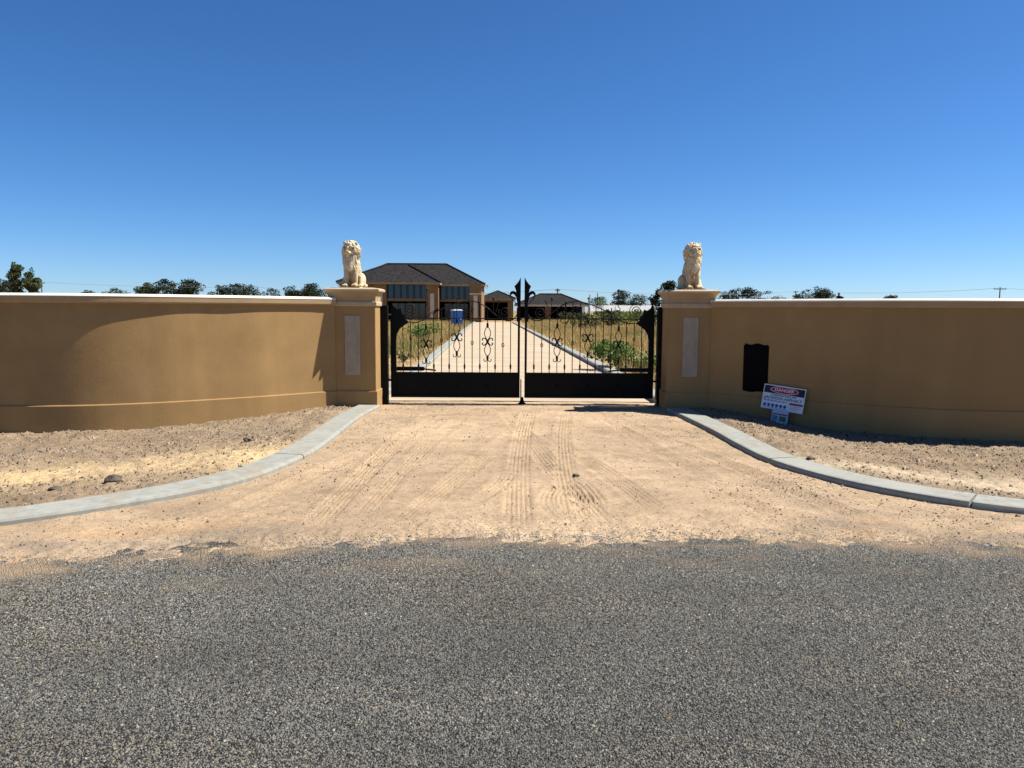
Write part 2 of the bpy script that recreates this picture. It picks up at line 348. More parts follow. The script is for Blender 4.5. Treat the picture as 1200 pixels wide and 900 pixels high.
F = np.stack([idx[:-1, :-1], idx[:-1, 1:], idx[1:, 1:], idx[1:, :-1]], -1).reshape(-1, 4)
g = link('ground', np_mesh('ground', np.stack([X, Y, Z], -1).reshape(-1, 3), F, True, C.reshape(-1, 3)), M['ground'])
tag(g, 'pale sandy dirt apron with tyre tracks and stony verges', kind='structure')

# ------------------------------------------------------------------ road: bitumen sheet and its aggregate
rx = np.concatenate([[-900, -200, -60, -25], np.arange(-12, -5.4, .25), np.arange(-5.4, 5.6, .05), np.arange(5.6, 12.01, .25), [25, 60, 200, 900]]); ry = np.concatenate([np.arange(-14, 3.6, .5), np.arange(3.6, 5.9, .05)])
X, Y = np.meshgrid(rx, ry); Z = .008*(fbm(X*.7, Y*.7, 61)-.5) - .03*sstep(5.45, 5.85, Y); ny, nx = X.shape
def road_dust(x, y):
    d = y-edge_y(x)
    return np.clip(sstep(.40, .62, fbm(x*1.3+2, y*2.4, 71))*(1-sstep(.0, .85, -d)) + .9*sstep(.42, .60, fbm(x*5, y*7, 70))*(1-sstep(.0, .40, -d)), 0, 1)
DU = road_dust(X, Y); DU = np.repeat(DU[..., None], 3, -1)
idx = np.arange(ny*nx).reshape(ny, nx); F = np.stack([idx[:-1, :-1], idx[:-1, 1:], idx[1:, 1:], idx[1:, :-1]], -1).reshape(-1, 4)
ro = link('road', np_mesh('road', np.stack([X, Y, Z], -1).reshape(-1, 3), F, True, DU.reshape(-1, 3)), M['asphalt'])
tag(ro, 'grey sealed road across the front of the entrance', kind='structure')

def chips(P, S, colr, tilt=.45, flat=.75):
    """angular stone chips: three sided frusta, one per row of P (centre on the surface), size S"""
    n = len(P); ang = rng.uniform(0, 2*math.pi, n); V = np.zeros((n, 6, 3)); el = rng.uniform(.6, 1.1, n)
    ca, sa = np.cos(ang), np.sin(ang)
    for k in range(3):
        a = 2*math.pi*k/3+rng.normal(0, .35, n); r = rng.uniform(.75, 1.2, n); rx_ = np.cos(a)*r; ry_ = np.sin(a)*r*el
        V[:, k, 0] = (rx_*ca-ry_*sa)*S*.72; V[:, k, 1] = (rx_*sa+ry_*ca)*S*.72; V[:, k, 2] = -S*.25
        q = rng.uniform(.45, .85, n); V[:, 3+k, 0] = V[:, k, 0]*q; V[:, 3+k, 1] = V[:, k, 1]*q; V[:, 3+k, 2] = S*flat*rng.uniform(.3, .7, n)
    tx = rng.normal(0, tilt, n); ty = rng.normal(0, tilt, n)
    V[:, 3:, 2] += tx[:, None]*V[:, 3:, 0]+ty[:, None]*V[:, 3:, 1]
    V += P[:, None, :]
    f = np.array([(0, 1, 4), (0, 4, 3), (1, 2, 5), (1, 5, 4), (2, 0, 3), (2, 3, 5), (3, 4, 5)])
    F = (f[None] + (np.arange(n)*6)[:, None, None]).reshape(-1, 3)
    return V.reshape(-1, 3), F, np.repeat(colr, 6, 0)

def palette(n, cols, w): return np.array(cols)[rng.choice(len(cols), n, p=np.array(w)/sum(w))]
def road_pts():
    n = 880000
    x = rng.uniform(-5.8, 5.8, n); y = rng.uniform(1.4, 6.4, n)
    ye = edge_y(x)
    p = (.10+.56*(1-sstep(0, 1.7, np.abs(x)-(y*.68+.20))))*(.3+.7*sstep(1.5, 2.4, y))
    d = y-ye
    p = p*np.where(d < -.25, 1, np.where(d < .0, 1-.25*sstep(-.25, 0, d), .62*np.exp(-np.clip(d, 0, 9)/.13)+.03*(d < .9)))
    wash = np.maximum(road_dust(x, y), .55*sstep(.52, .70, fbm(x*.8+y*.5+8, y*1.9, 72)))
    p = p*(1-.62*wash*(d < 0))
    k = rng.uniform(0, 1, n) < p
    return x[k], y[k], d[k], wash[k]
x, y, d, wash = road_pts(); n = len(x)
S = np.clip(rng.lognormal(math.log(.0080), .26, n), .004, .016)*(1+.6*sstep(.2, 1.8, np.abs(x)-y*.68-.2))
z = np.maximum(np.where(y < 5.5, .008*(fbm(x*.7, y*.7, 61)-.5), -1), ground_z(x, y))
colr = palette(n, [(.068, .069, .066), (.094, .095, .091), (.13, .131, .124), (.18, .18, .168), (.31, .30, .27), (.12, .105, .082), (.25, .18, .09)], [11, 37, 36, 11, 1.1, 5, .8])
patch = (.6*fbm(x*.5+y*.25, y*1.5, 73)+.4*fbm(x*1.7, y*1.7, 74))[:, None]; colr = colr*(.42+1.28*patch)*np.array([1.04, 1.0, .92])
dust = (np.clip(wash*.9+sstep(-.35, .25, d)*.55, 0, 1)*rng.uniform(.2, 1, n))[:, None]
colr = colr*(1-dust*.6)+np.array([.30, .23, .15])*dust*.6
bl = (np.abs(d+.02) < .05)*(fbm(x*1.9, x*0+5, 75) > .56)*(rng.uniform(0, 1, n) < .75)
colr = np.where(bl[:, None], np.array([.095, .112, .14])*rng.uniform(.7, 1.3, (n, 1)), colr)
V, F, CC = chips(np.stack([x, y, z+.0005], -1), S, colr, .30, .50)
st = link('asphalt_gravel', np_mesh('asphalt_gravel', V, F, False, CC), M['stone'])
tag(st, 'dark grey stone chips bound into the road surface', 'gravel', kind='stuff')

# loose stones and clods on the dirt
def dirt_pts(n):
    x = rng.uniform(-8.5, 8.5, n); y = rng.uniform(4.9, 13.4, n)
    xl = kerb_x(KL, y); xr = kerb_x(KR, y)
    wy = np.interp(np.abs(x-XC), [p[0] for p in WALLP], [p[1] for p in WALLP])
    verge = (x < xl-.22) | (x > xr+.22); onk = (np.abs(x-xl) < .22) | (np.abs(x-xr) < .22)
    band = np.where(x < 0, np.exp(-((y-(7.9+.33*(x+3)))/.55)**2), np.exp(-((y-(7.9-.30*(x-3.4)))/.6)**2))
    cl = sstep(.35, .65, fbm(x*1.5, y*1.5, 81))
    p = np.where(verge, .9*(1-.75*band)*(.35+.65*cl), .09+.50*cl*sstep(.9, 2.2, np.abs(x-.3)))
    p = np.where(onk, .02, p)*((y < wy-.02) | (np.abs(x-XC) < 2.4))*(y > edge_y(x)-.02)
    k = rng.uniform(0, 1, n) < p
    return x[k], y[k], verge[k]
x, y, vg = dirt_pts(190000); n = len(x)
S = np.where(vg, np.clip(rng.lognormal(math.log(.0105), .5, n), .004, .045), np.clip(rng.lognormal(math.log(.007), .5, n), .003, .03))
colr = palette(n, [(.24, .178, .12), (.185, .132, .088), (.30, .24, .168), (.12, .09, .066), (.06, .05, .042), (.36, .31, .24)], [28, 26, 14, 17, 16, 3])
V, F, CC = chips(np.stack([x, y, ground_z(x, y)-S*.05], -1), S, colr, .35, .9)
st = link('loose_gravel', np_mesh('loose_gravel', V, F, False, CC), M['stone'])
tag(st, 'brown stones and crumbled clods strewn over the dirt verges', 'gravel', kind='stuff')
# dark clods of old bitumen lying on the dirt, one by one
def clod(loc, s, c, label):
    bm = bmesh.new(); bmesh.ops.create_icosphere(bm, subdivisions=2, radius=1)
    rs = np.random.default_rng(int(abs(loc[0])*997))
    for v in bm.verts:
        k = 1+.28*(rs.random()-.5)*2; v.co = Vector((v.co.x*k*s, v.co.y*k*s*.8, v.co.z*k*s*.55))
    me = bpy.data.meshes.new('clod'); bm.to_mesh(me); bm.free()
    o = link('clod', me, M['clod']); o.location = (loc[0], loc[1], float(ground_z(np.array([loc[0]]), np.array([loc[1]]))[0])+s*.22)
    tag(o, label, 'clod', 'dark clods on the verges'); return o
M['clod'] = mat('clod', (.05, .042, .035), (.12, .095, .07), scale=30, bump=.8, bscale=60)
for loc, s, lb in [((-3.55, 6.75), .075, 'dark clod lying on the left verge by the kerb at frame edge'), ((-2.62, 7.33), .06, 'dark flat clod on the left verge above the grey kerb'),
                   ((-2.35+-.75, 8.9), .05, 'small dark clod on the yellow sand of the left verge'), ((-3.9, 6.45), .06, 'dark lump near the kerb at far left'),
                   ((3.18, 8.05), .05, 'small dark stone behind the right kerb joint'), ((.62, 7.25), .035, 'dark stone in the tyre tracks of the sandy drive')]:
    clod(loc, s, None, lb)

# ------------------------------------------------------------------ kerbs
def sweep(path, prof, closed=True):
    """prof: list of (n, z); n measured to the right of travel"""
    m = MB(); vs = []; fs = []; k = len(prof)
    for i, p in enumerate(path):
        t = (path[min(i+1, len(path)-1)]-path[max(i-1, 0)]).normalized(); nr = Vector((t.y, -t.x, 0))
        vs += [p+nr*a+Vector((0, 0, z)) for a, z in prof]
    for i in range(len(path)-1):
        for j in range(k if closed else k-1):
            j2 = (j+1) % k; fs.append((i*k+j, i*k+j2, (i+1)*k+j2, (i+1)*k+j))
    fs.append(tuple(range(k))); fs.append(tuple((len(path)-1)*k+j for j in range(k-1, -1, -1)))
    return m.add(vs, fs)
def arclen(path):
    s = [0.0]
    for a, b in zip(path, path[1:]): s.append(s[-1]+(b-a).length)
    return s
def subpath(path, s0, s1):
    s = arclen(path); out = []
    def at(d):
        for i in range(len(s)-1):
            if s[i] <= d <= s[i+1]: return path[i].lerp(path[i+1], (d-s[i])/max(1e-9, s[i+1]-s[i]))
        return path[-1].copy()
    return [at(s0)]+[p for p, d in zip(path, s) if s0+.02 < d < s1-.02]+[at(s1)]
def kerb(K, side, joints, label, top=.078):
    path = catmull(K, 10); root = empty('kerb', (0, 0, 0)); tag(root, label, 'kerb', 'concrete kerbs of the entrance')
    L = arclen(path)[-1]; js = [0]+joints+[L]
    w = .175
    prof = [(-w, -.12), (-w, top-.025), (-w+.012, top-.006), (-w+.03, top), (w-.03, top+.004), (w-.012, top-.004), (w, top-.02), (w, -.12)]
    if side < 0: prof = [(-a, z) for a, z in prof]
    for a, b in zip(js, js[1:]):
        sweep(subpath(path, a+.009, b-.009), prof).build('kerb_segment', M['concrete'], root)
    return root
kerb(KL, 1, [4.35, 8.6], 'curved grey concrete kerb in front of the sunlit wall')
kerb(KR, -1, [4.15, 6.15, 9.4], 'curved grey concrete kerb in front of the shaded wall with the danger sign')

# ------------------------------------------------------------------ boundary walls
def wall(s, label):
    path = [Vector((XC+s*p.x, p.y, 0)) for p in catmull(WALLP, 10)]
    root = empty('boundary_wall', path[0]); tag(root, label, 'wall', 'curved rendered boundary walls')
    off = -root.location
    P = [p+off for p in path]
    # n > 0 lies on the camera side
    def pf(pr): return [(a*s, z) for a, z in pr]
    sweep(P, pf([(0, .30), (0, 1.69), (-.22, 1.69), (-.22, -.3), (-.05, -.3), (-.05, .30)])).build('wall_panel', M['render'], root)
    sweep(P, pf([(.022, -.3), (.022, .288), (.017, .297), (.002, .302), (-.048, .303), (-.048, -.3)])).build('plinth', M['render'], root)
    sweep(P, pf([(.002, 1.665), (.044, 1.672), (.052, 1.69), (.055, 1.757), (-.265, 1.757), (-.265, 1.69), (-.222, 1.672)])).build('coping', M['captan'], root)
    sweep(P, pf([(.058, 1.7572), (.059, 1.764), (.050, 1.776), (.016, 1.797), (-.23, 1.799), (-.268, 1.775), (-.268, 1.7572)])).build('coping_lip', M['lip'], root)  # coping top split off to carry the painted sunlit tone
    return root
wall(-1, 'tan rendered wall curving away on the sunlit side with cream coping')
wall(1, 'tan rendered wall in full shade behind the danger sign')

# ------------------------------------------------------------------ gate pillars
PX = (-2.555, 2.85); PF = 12.30; PW = .365
def ring(prof, w, d):       # rectangular sweep: prof of (outset, z) round a w x d core
    m = MB(); vs = []; fs = []
    for o, z in prof: vs += [(-w-o, -o, z), (w+o, -o, z), (w+o, d+o, z), (-w-o, d+o, z)]
    for i in range(len(prof)-1):
        for k in range(4):
            k2 = (k+1) % 4; fs.append((i*4+k, i*4+k2, (i+1)*4+k2, (i+1)*4+k))
    fs.append((3, 2, 1, 0)); b = (len(prof)-1)*4; fs.append((b, b+1, b+2, b+3))
    return m.add(vs, fs)
def pillar(x, label):
    root = empty('gate_pillar', (x, PF, 0)); tag(root, label, 'pillar', 'gate pillars')
    D = .46
    ring([(0, .25), (0, 1.72)], PW, D).build('shaft', M['render'], root, bevel=.006)
    ring([(.022, -.2), (.022, .285), (.016, .30), (-.02, .302)], PW, D).build('plinth', M['render'], root)
    ring([(.0, 1.655), (.022, 1.66), (.027, 1.675), (.027, 1.715), (.022, 1.73), (.010, 1.733)], PW, D).build('collar_moulding', M['cream'], root)
    ring([(.008, 1.7335), (.012, 1.80), (.024, 1.84), (.044, 1.868), (.058, 1.885)], PW, D).build('cap_cove', M['captan'], root)
    ring([(.064, 1.8855), (.074, 1.893), (.077, 1.910), (.072, 1.928), (.045, 1.942), (-.04, 1.952)], PW, D).build('cap_slab', M['cream'], root)
    m = MB(); m.box(-.123, .123, -.014, .01, .555, 1.51); m.build('stone_panel', M['panelstone'], root, bevel=.004)
    return root
pillar(PX[0], 'tan gate pillar with stone panel, beside the sunlit wall')
pillar(PX[1], 'tan gate pillar with stone panel, beside the shaded wall')

# ------------------------------------------------------------------ stone lions
def make_lion():
    bm = bmesh.new(); tv = {}; AV = []; AF = []
    for sub in (1, 2):
        tb_ = bmesh.new(); bmesh.ops.create_icosphere(tb_, subdivisions=sub, radius=1); tb_.verts.index_update()
        tv[sub] = ([v.co.copy() for v in tb_.verts], [tuple(v.index for v in f.verts) for f in tb_.faces]); tb_.free()
    def ell(c, r, rot=(0, 0, 0), sub=2):
        mt = Matrix.Translation(c) @ Euler(rot).to_matrix().to_4x4() @ Matrix.Diagonal((*r, 1))
        b0 = len(AV); AV.extend(mt @ v for v in tv[sub][0]); AF.extend(tuple(i+b0 for i in f) for f in tv[sub][1])
    def limb(pts, rs):
        for (a, ra), (b, rb) in zip(zip(pts, rs), zip(pts[1:], rs[1:])):
            A, B = Vector(a), Vector(b); n = max(2, int((B-A).length/(min(ra, rb)*.45)))
            for i in range(n+1):
                t = i/n; ell(A.lerp(B, t), (ra+(rb-ra)*t,)*3, sub=1 if ra < .02 else 2)
    # trunk, sloping back
    ell((0, -.02, .36), (.112, .10, .17)); ell((0, .07, .26), (.115, .13, .19)); ell((0, .13, .16), (.12, .12, .14))
    for s in (-1, 1):
        limb([(.078*s, -.05, .36), (.072*s, -.105, .20), (.070*s, -.115, .05)], [.060, .043, .036])   # fore legs
        ell((.073*s, -.150, .030), (.045, .065, .032))
        for k in (-1, 0, 1): ell((.073*s+k*.027, -.200, .024), (.017, .026, .022))
        ell((.115*s, .09, .115), (.060, .125, .115)); limb([(.12*s, .03, .13), (.135*s, -.03, .05)], [.055, .036])   # haunch
        ell((.138*s, -.055, .028), (.038, .07, .028))
        for k in (-1, 0, 1): ell((.138*s+k*.022, -.110, .02), (.014, .020, .018))
    limb([(.06, .24, .05), (.15, .20, .035), (.19, .08, .03), (.185, .0, .03)], [.025, .022, .022, .03])   # tail
    head_from = len(AV)
    H = Vector((0, -.085, .585))
    # face: long flat muzzle, brow, cheeks
    ell(H+Vector((0, .0, -.005)), (.094, .085, .112)); ell(H+Vector((0, -.080, -.045)), (.050, .060, .040)); ell(H+Vector((0, -.070, -.088)), (.034, .046, .026))
    ell(H+Vector((0, -.078, .012)), (.025, .045, .050), (R(-22), 0, 0)); ell(H+Vector((0, -.134, -.022)), (.026, .014, .015))
    for s in (-1, 1):
        ell(H+Vector((.029*s, -.108, -.050)), (.031, .034, .026)); ell(H+Vector((.043*s, -.076, .050)), (.036, .022, .013), (0, R(14*s), R(12*s)))
        ell(H+Vector((.060*s, -.052, -.028)), (.032, .030, .050)); ell(H+Vector((.096*s, -.01, .092)), (.028, .018, .030), (0, R(25*s), 0))
    ell(H+Vector((0, -.06, .075)), (.05, .03, .03))
    # mane: back mass, then long wavy locks swept down round the face and over the chest
    ell(H+Vector((0, .055, -.005)), (.138, .10, .148)); ell(H+Vector((0, .05, -.16)), (.128, .10, .14)); ell(H+Vector((0, -.02, -.17)), (.110, .085, .12))
    rs = random.Random(4)
    def lock(a, r0, y0, r1, y1, dz, th):
        pts = []; wob = rs.uniform(-.012, .012)
        for i in range(5):
            t = i/4; r = r0+(r1-r0)*t; sw = .35*t*(1 if math.sin(a) > 0 else -1)*(1 if math.cos(a) > -.2 else -.25)
            aa = a+sw
            pts.append(H+Vector((math.sin(aa)*r+wob*math.sin(t*5), y0+(y1-y0)*t+.006*math.sin(t*6+a*3), math.cos(aa)*r*1.03-dz*t*t)))
        limb(pts, [th*.6, th*.85, th*.9, th*.7, th*.3])
    for k in range(22):
        a = 2*math.pi*(k+.5)/22; lock(a, .092, -.060, .142, -.005, .035, .0150)
    for k in range(20):
        a = 2*math.pi*k/20; lock(a, .120, -.020, .155, .060, .06, .0175)
    for k in range(11):
        u = (k-5)/5
        for row in range(2):
            x0 = u*(.118-.02*row)+rs.uniform(-.006, .006); z0 = -.085-.075*row-.03*(1-abs(u))
            pts = [H+Vector((x0*(1-.12*t)+.010*math.sin(t*5+k), (-.082-.012*row)*(1-.7*u*u)-.008*math.sin(t*3.1), z0-.16*t)) for t in (0, .25, .5, .75, 1)]
            limb(pts, [.014, .018, .018, .014, .006])
    # the head and mane turn outwards on the neck
    piv = Vector((0, 0, .5)); rot = Matrix.Rotation(R(-8), 3, 'Z') @ Matrix.Rotation(R(5), 3, 'Y') @ Matrix.Rotation(R(4), 3, 'X')
    for i in range(head_from, len(AV)):
        v = AV[i]; w = min(1, max(0, (v.z-.25)/.22)); AV[i] = v.lerp(piv+rot@(v-piv), w)
    bm.free(); me = bpy.data.meshes.new('lion_raw'); me.from_pydata([tuple(v) for v in AV], [], AF)
    o = bpy.data.objects.new('lion_raw', me); COL.objects.link(o)
    md = o.modifiers.new('r', 'REMESH'); md.mode = 'VOXEL'; md.voxel_size = .0050
    sm = o.modifiers.new('s', 'SMOOTH'); sm.iterations = 1; sm.factor = .5
    dg = bpy.context.evaluated_depsgraph_get()
    out = bpy.data.meshes.new_from_object(o.evaluated_get(dg)); out.name = 'lion_statue'
    bpy.data.objects.remove(o)
    # carve the eye sockets
    cs = [piv+rot@(H+Vector((.040*s, -.084, .022))-piv) for s in (-1, 1)]
    for v in out.vertices:
        for c in cs:
            dd = (v.co-c).length
            if dd < .020: v.co += Vector((0, 1, 0))*.016*(1-dd/.020)
    out.polygons.foreach_set('use_smooth', [True]*len(out.polygons))
    return out
lion_me = make_lion()
LZ = 1.9525
def lion(x, s, label):
    root = empty('lion_statue', (x, PF+.225, LZ), R(-6)*s); root.scale = (s*1.03, 1.0, 1.04); tag(root, label, 'statue', 'stone lions on the gate pillars')
    o = link('body', lion_me, M['lion'], root)
    m = MB(); m.box(-.17, .17, -.225, .245, -.03, .012); m.build('base_plate', M['lion'], root, bevel=.004)
    o.location.z = .006
    return root
lion(PX[0]-.025, 1, 'seated cream stone lion on the pillar by the sunlit wall, head turned left')
lion(PX[1]+.03, -1, 'seated cream stone lion on the pillar by the shaded wall, head turned right')

# ------------------------------------------------------------------ iron gate
def spiral(cx, cz, r0, r1, a0, turns, n=40, y=0):
    out = []
    for i in range(n+1):
        t = i/n; a = a0+turns*2*math.pi*t; r = r0+(r1-r0)*t**.85
        out.append((cx+r*math.cos(a), y, cz+r*math.sin(a)))
    return out
def bez(P, n=10):
    return [(q.x, 0, q.y) for q in catmull(P, n)]
PXM = .01444
def gp(px_, py_): return ((px_-614.0)*PXM, 1.6-(py_-364.2)*PXM)    # drawing units of the gate leaf, metres from its free edge
def make_leaf():
    root = empty('gate_leaf', (XC, GY, 0))
    I, B = M['iron'], M['ironbar']
    zb, zp = .125, .555
    m = MB(); m.box(.040, .078, -.02, .02, zb, 1.72); m.build('meeting_stile', I, root, bevel=.003)
    m = MB(); m.box(2.130, 2.222, -.03, .03, zb, 1.30); m.build('hinge_stile', I, root, bevel=.003)
    m = MB(); m.box(.078, 2.130, -.022, .022, zp-.04, zp); m.build('lock_rail', I, root, bevel=.002)
    m = MB(); m.box(.078, 2.130, -.022, .022, zb, zb+.045); m.build('bottom_rail', I, root, bevel=.002)
    p = MB(); p.box(.078, 2.130, -.008, .008, zb+.045, zp-.04); pn = p.build('kick_panel', I, root)
    for u in (.587, 1.105, 1.623):
        r = MB(); r.lathe([(.001, 0), (.03, .004), (.022, .012), (.001, .018)], n=10); o = r.build('rosette', I, pn); o.rotation_euler = (R(90), 0, 0); o.location = (u, -.008, .335)
    for z in (.185, .475):
        r = MB(); r.box(.12, 2.09, -.013, -.007, z-.006, z+.006); r.build('panel_moulding', I, pn)
    # curved gusset at the hinge side
    gs = []
    for k in range(13):
        a = math.pi/2*k/12; gs.append((2.130-.24*(1-math.sin(a)), 1.36-.26+.26*math.cos(a)-.0)) 
    ga = [gp(761.5, 400), gp(760.5, 392), gp(757, 386), gp(752, 382), gp(746, 378.5)]
    gb = [gp(750, 375.5), gp(754, 369), gp(755.5, 362), gp(759, 363.5), gp(763, 361), gp(765.5, 357.5), gp(768, 361), gp(768, 400)]
    m = MB(); m.prism(ga+gb, -.012, .012); m.build('corner_gusset', I, root)
    m = MB(); m.box(2.10, 2.222, -.03, .03, 1.28, 1.66); 
    zt = gp(0, 373.5)[1]
    # main sweeping top line
    top = [gp(619, 362), gp(620.5, 369), gp(624.5, 374), gp(630, 376), gp(637, 374.5), gp(644, 370), gp(652, 363.5), gp(660, 358), gp(668, 354.5), gp(677, 353.2), gp(687, 354.8), gp(697, 358), gp(708, 362.5), gp(718.5, 368.5)]
    tp = bez(top, 6); m = MB(); m.tube(tp, .0095, 6); arch = m.build('top_arch', B, root, True)
    m = MB(); m.tube([(.06, 0, zt), (2.12, 0, zt)], .0085, 6); m.build('top_rail', B, root)
    def topz(u):
        best = None
        for a, b in zip(tp, tp[1:]):
            if a[0] <= u <= b[0] or b[0] <= u <= a[0]:
                z = a[2]+(b[2]-a[2])*(u-a[0])/max(1e-6, b[0]-a[0]); best = z if best is None else max(best, z)
        return best
    def scroll(pts, r=.0085):
        n = len(pts); return MB().tube(pts, [r*(1-.35*i/n) for i in range(n)], 6).build('scroll', B, root, True)
    x, z = gp(634.8, 366); scroll(spiral(x, z, .125, .012, R(210), -2.1+.0) if False else spiral(x, z, .010, .105, R(40), 1.95, 46))
    x, z = gp(676.5, 364.5); scroll(spiral(x, z, .010, .085, R(100), -2.05, 46))
    x, z = gp(746, 364); scroll(spiral(x, z, .010, .118, R(170), -2.35, 56))
    x, z = gp(748, 377.3); s0 = spiral(gp(746, 364)[0], gp(746, 364)[1], .118, .17, R(-35), -.20, 12); scroll(s0, .011)
    scroll(bez([gp(746, 377.6), gp(738, 378.6), gp(730, 376), gp(724, 371), gp(718.5, 366), gp(712, 362)], 6))
    scroll(bez([gp(725.2, 346), gp(725.3, 358), gp(727.6, 361), gp(726.8, 363.6), gp(723.8, 363.6), gp(721.8, 361.5), gp(722.2, 359)], 6), .007)
    def spear(a, b):
        A, Bv = Vector((a[0], 0, a[1])), Vector((b[0], 0, b[1])); dlt = Bv-A
        m = MB(); m.tube([A, A+dlt*.72, A+dlt*.78, A+dlt*.9, Bv], [.006, .006, .016, .014, .002], 6); return m.build('spear', B, root, True)
    spear(gp(648, 367), gp(648, 347.5)); spear(gp(645, 366), gp(640.5, 351.5)); spear(gp(664.5, 371), gp(664.5, 352)); spear(gp(725.2, 352), gp(725.2, 338.5))
    spear(gp(690.5, 357), gp(690.5, 348))
    # leaf where the arch ends
    m = MB(); m.prism([gp(719.5, 369.2), gp(715.5, 364), gp(711, 361.8), gp(713.5, 366)], -.006, .006); m.build('iron_leaf', B, root)
    # balusters
    for k in range(15):
        u = .1985+.1297*k
        t = topz(u)
        zt2 = zt if t is None or k < 3 or k > 11 else t
        if k == 12: zt2 = zt-.05
        if k == 13: zt2 = zt-.07
        if k == 14: zt2 = zt-.11
        if k % 4 != 3:
            m = MB(); m.box(u-.0068, u+.0068, -.0068, .0068, zp, zt2); bar = m.build('baluster', B, root)
            c = MB()
            if k % 4 == 1:
                zc = gp(0, 405-.6*k)[1]
                pts = [(u+.020*math.cos(a), 0, zc+.034*math.sin(a)) for a in np.linspace(0, 2*math.pi, 15)]
                c.tube(pts, .0055, 5, False); c.build('ring_collar', B, bar, True)
            else:
                c.lathe([(.0068, -.055), (.014, -.04), (.0165, 0), (.014, .03), (.0068, .05)], (u, 0, gp(0, 429.5)[1]), 8); c.build('spear_collar', B, bar, True)
        else:
            yc = {3: 400.5, 7: 395.5, 11: 403.5}[k]; zc = gp(0, yc)[1]
            m = MB(); m.box(u-.006, u+.006, -.006, .006, zp, zc-.30); bar = m.build('baluster', B, root)
            m = MB(); m.box(u-.006, u+.006, -.006, .006, zc+.29, max(zt2, zc+.31)); m.build('upper_rod', B, bar)
            for sg in (1, -1):
                for h in (1, -1):
                    z0, z1 = zc+h*.03, zc+h*.255
                    pts = [(u+sg*(.006+.046*math.sin(math.pi*t)), 0, z0+(z1-z0)*t) for t in np.linspace(0, 1, 13)]
                    MB().tube(pts, .0068, 6).build('loop_rod', B, bar, True)
                    cpt = bez([(u+sg*.010, zc+h*.002), (u+sg*.022, zc+h*.034), (u+sg*.052, zc+h*.060), (u+sg*.082, zc+h*.052), (u+sg*.086, zc+h*.028), (u+sg*.070, zc+h*.022)], 5)
                    MB().tube(cpt, [.0105]*9+[.0085]*(len(cpt)-9), 6).build('c_scroll', B, bar, True)
                cpt = bez([(u+sg*.004, zc-.30), (u+sg*.03, zc-.335), (u+sg*.058, zc-.325), (u+sg*.062, zc-.30), (u+sg*.05, zc-.295)], 5)
                MB().tube(cpt, .0065, 6).build('foot_scroll', B, bar, True)
            for h in (1, -1):
                MB().lathe([(.008, -.045), (.017, -.03), (.021, 0), (.017, .03), (.008, .045)], (u, 0, zc+h*.275), 8).build('knop', B, bar, True)
            MB().lathe([(.008, -.03), (.02, -.015), (.022, 0), (.02, .015), (.008, .03)], (u, 0, zc), 8).build('knop', B, bar, True)
    # half fleur-de-lis finial of thick plate
    half = [gp(616.2, 371), gp(616.2, 325.3), gp(618.2, 329.5), gp(620.8, 333), gp(623.7, 336), gp(622.2, 339.5), gp(621.3, 343.0), gp(624, 341.4), gp(627, 341.6), gp(629, 344), gp(629.2, 346.8), gp(627.6, 349.2), gp(627.4, 346.2), gp(625.6, 344.7), gp(623.4, 346), gp(621.6, 348.6), gp(620.9, 352), gp(619.8, 357), gp(619.6, 371)]
    m = MB(); m.prism(half, -.013, .013); m.build('fleur_finial', I, root)
    scroll(bez([gp(628, 347.5), gp(626, 351), gp(622.8, 354.5), gp(620, 358), gp(619, 362)], 6), .008)
    m = MB(); m.box(.036, .098, -.024, .024, gp(0, 377)[1], gp(0, 360.5)[1]); m.build('latch_plate', I, root, bevel=.004)
    for z in (1.52, .42):
        m = MB(); m.tube([(2.20, .0, z), (2.25, -.05, z), (2.30, -.10, z)], .018, 8); m.build('hinge', I, root)
    return root
leafR = make_leaf()
tag(leafR, 'black wrought iron gate leaf nearer the pillar of the shaded wall', 'gate', 'two leaves of the iron gate')
leafL = copy_tree(leafR); leafL.scale = (-1, 1, 1)
tag(leafL, 'black wrought iron gate leaf nearer the pillar of the sunlit wall', 'gate')
for s, lb in ((-1, 'square black steel gate post against the pillar of the sunlit wall'), (1, 'square black steel gate post against the pillar of the shaded wall')):
    root = empty('gate_post', (XC+s*2.32, GY-.12, 0)); tag(root, lb, 'gate post', 'steel posts carrying the gate')
    m = MB(); m.box(-.07, .07, -.07, .07, -.2, 1.655); m.build('post', M['iron'], root, bevel=.004)
    m = MB(); m.box(-.078, .078, -.078, .078, 1.655, 1.672); m.build('cap', M['iron'], root, bevel=.003)
    m = MB(); m.box(-.078, .078, -.078, .078, .0, .03); m.build('base_plate', M['iron'], root)
    # swing gate opener behind the leaf
    op = empty('gate_opener', (XC+s*2.29, GY+.11, .60)); tag(op, 'black arm gate opener on the leaf by the %s wall' % ('sunlit' if s < 0 else 'shaded'), 'gate opener', 'arm openers of the gate')
    m = MB(); m.box(min(-s*.05, -s*.62), max(-s*.05, -s*.62), -.045, .045, -.03, .035); m.build('motor_housing', M['iron'], op, bevel=.008)
    m = MB(); m.tube([(-s*.60, 0, 0), (-s*.82, -.05, -.02)], .014, 8); m.build('push_rod', M['iron'], op)
    m = MB(); m.box(min(0, s*.10), max(0, s*.10), -.10, .03, -.06, .05); m.build('bracket', M['iron'], op)
gsr = empty('gate_stop', (XC, GY-.02, 0)); tag(gsr, 'small black drop bolt stop on the ground below the meeting stiles', 'gate stop')
MB().lathe([(.10, -.02), (.085, .02), (.045, .05), (.03, .09), (.02, .14)], n=12).build('stop_block', M['iron'], gsr, True)
m = MB(); m.tube([(-.02, -.03, .06), (-.02, -.03, .45)], .010, 8); m.build('drop_bolt', M['iron'], gsr)

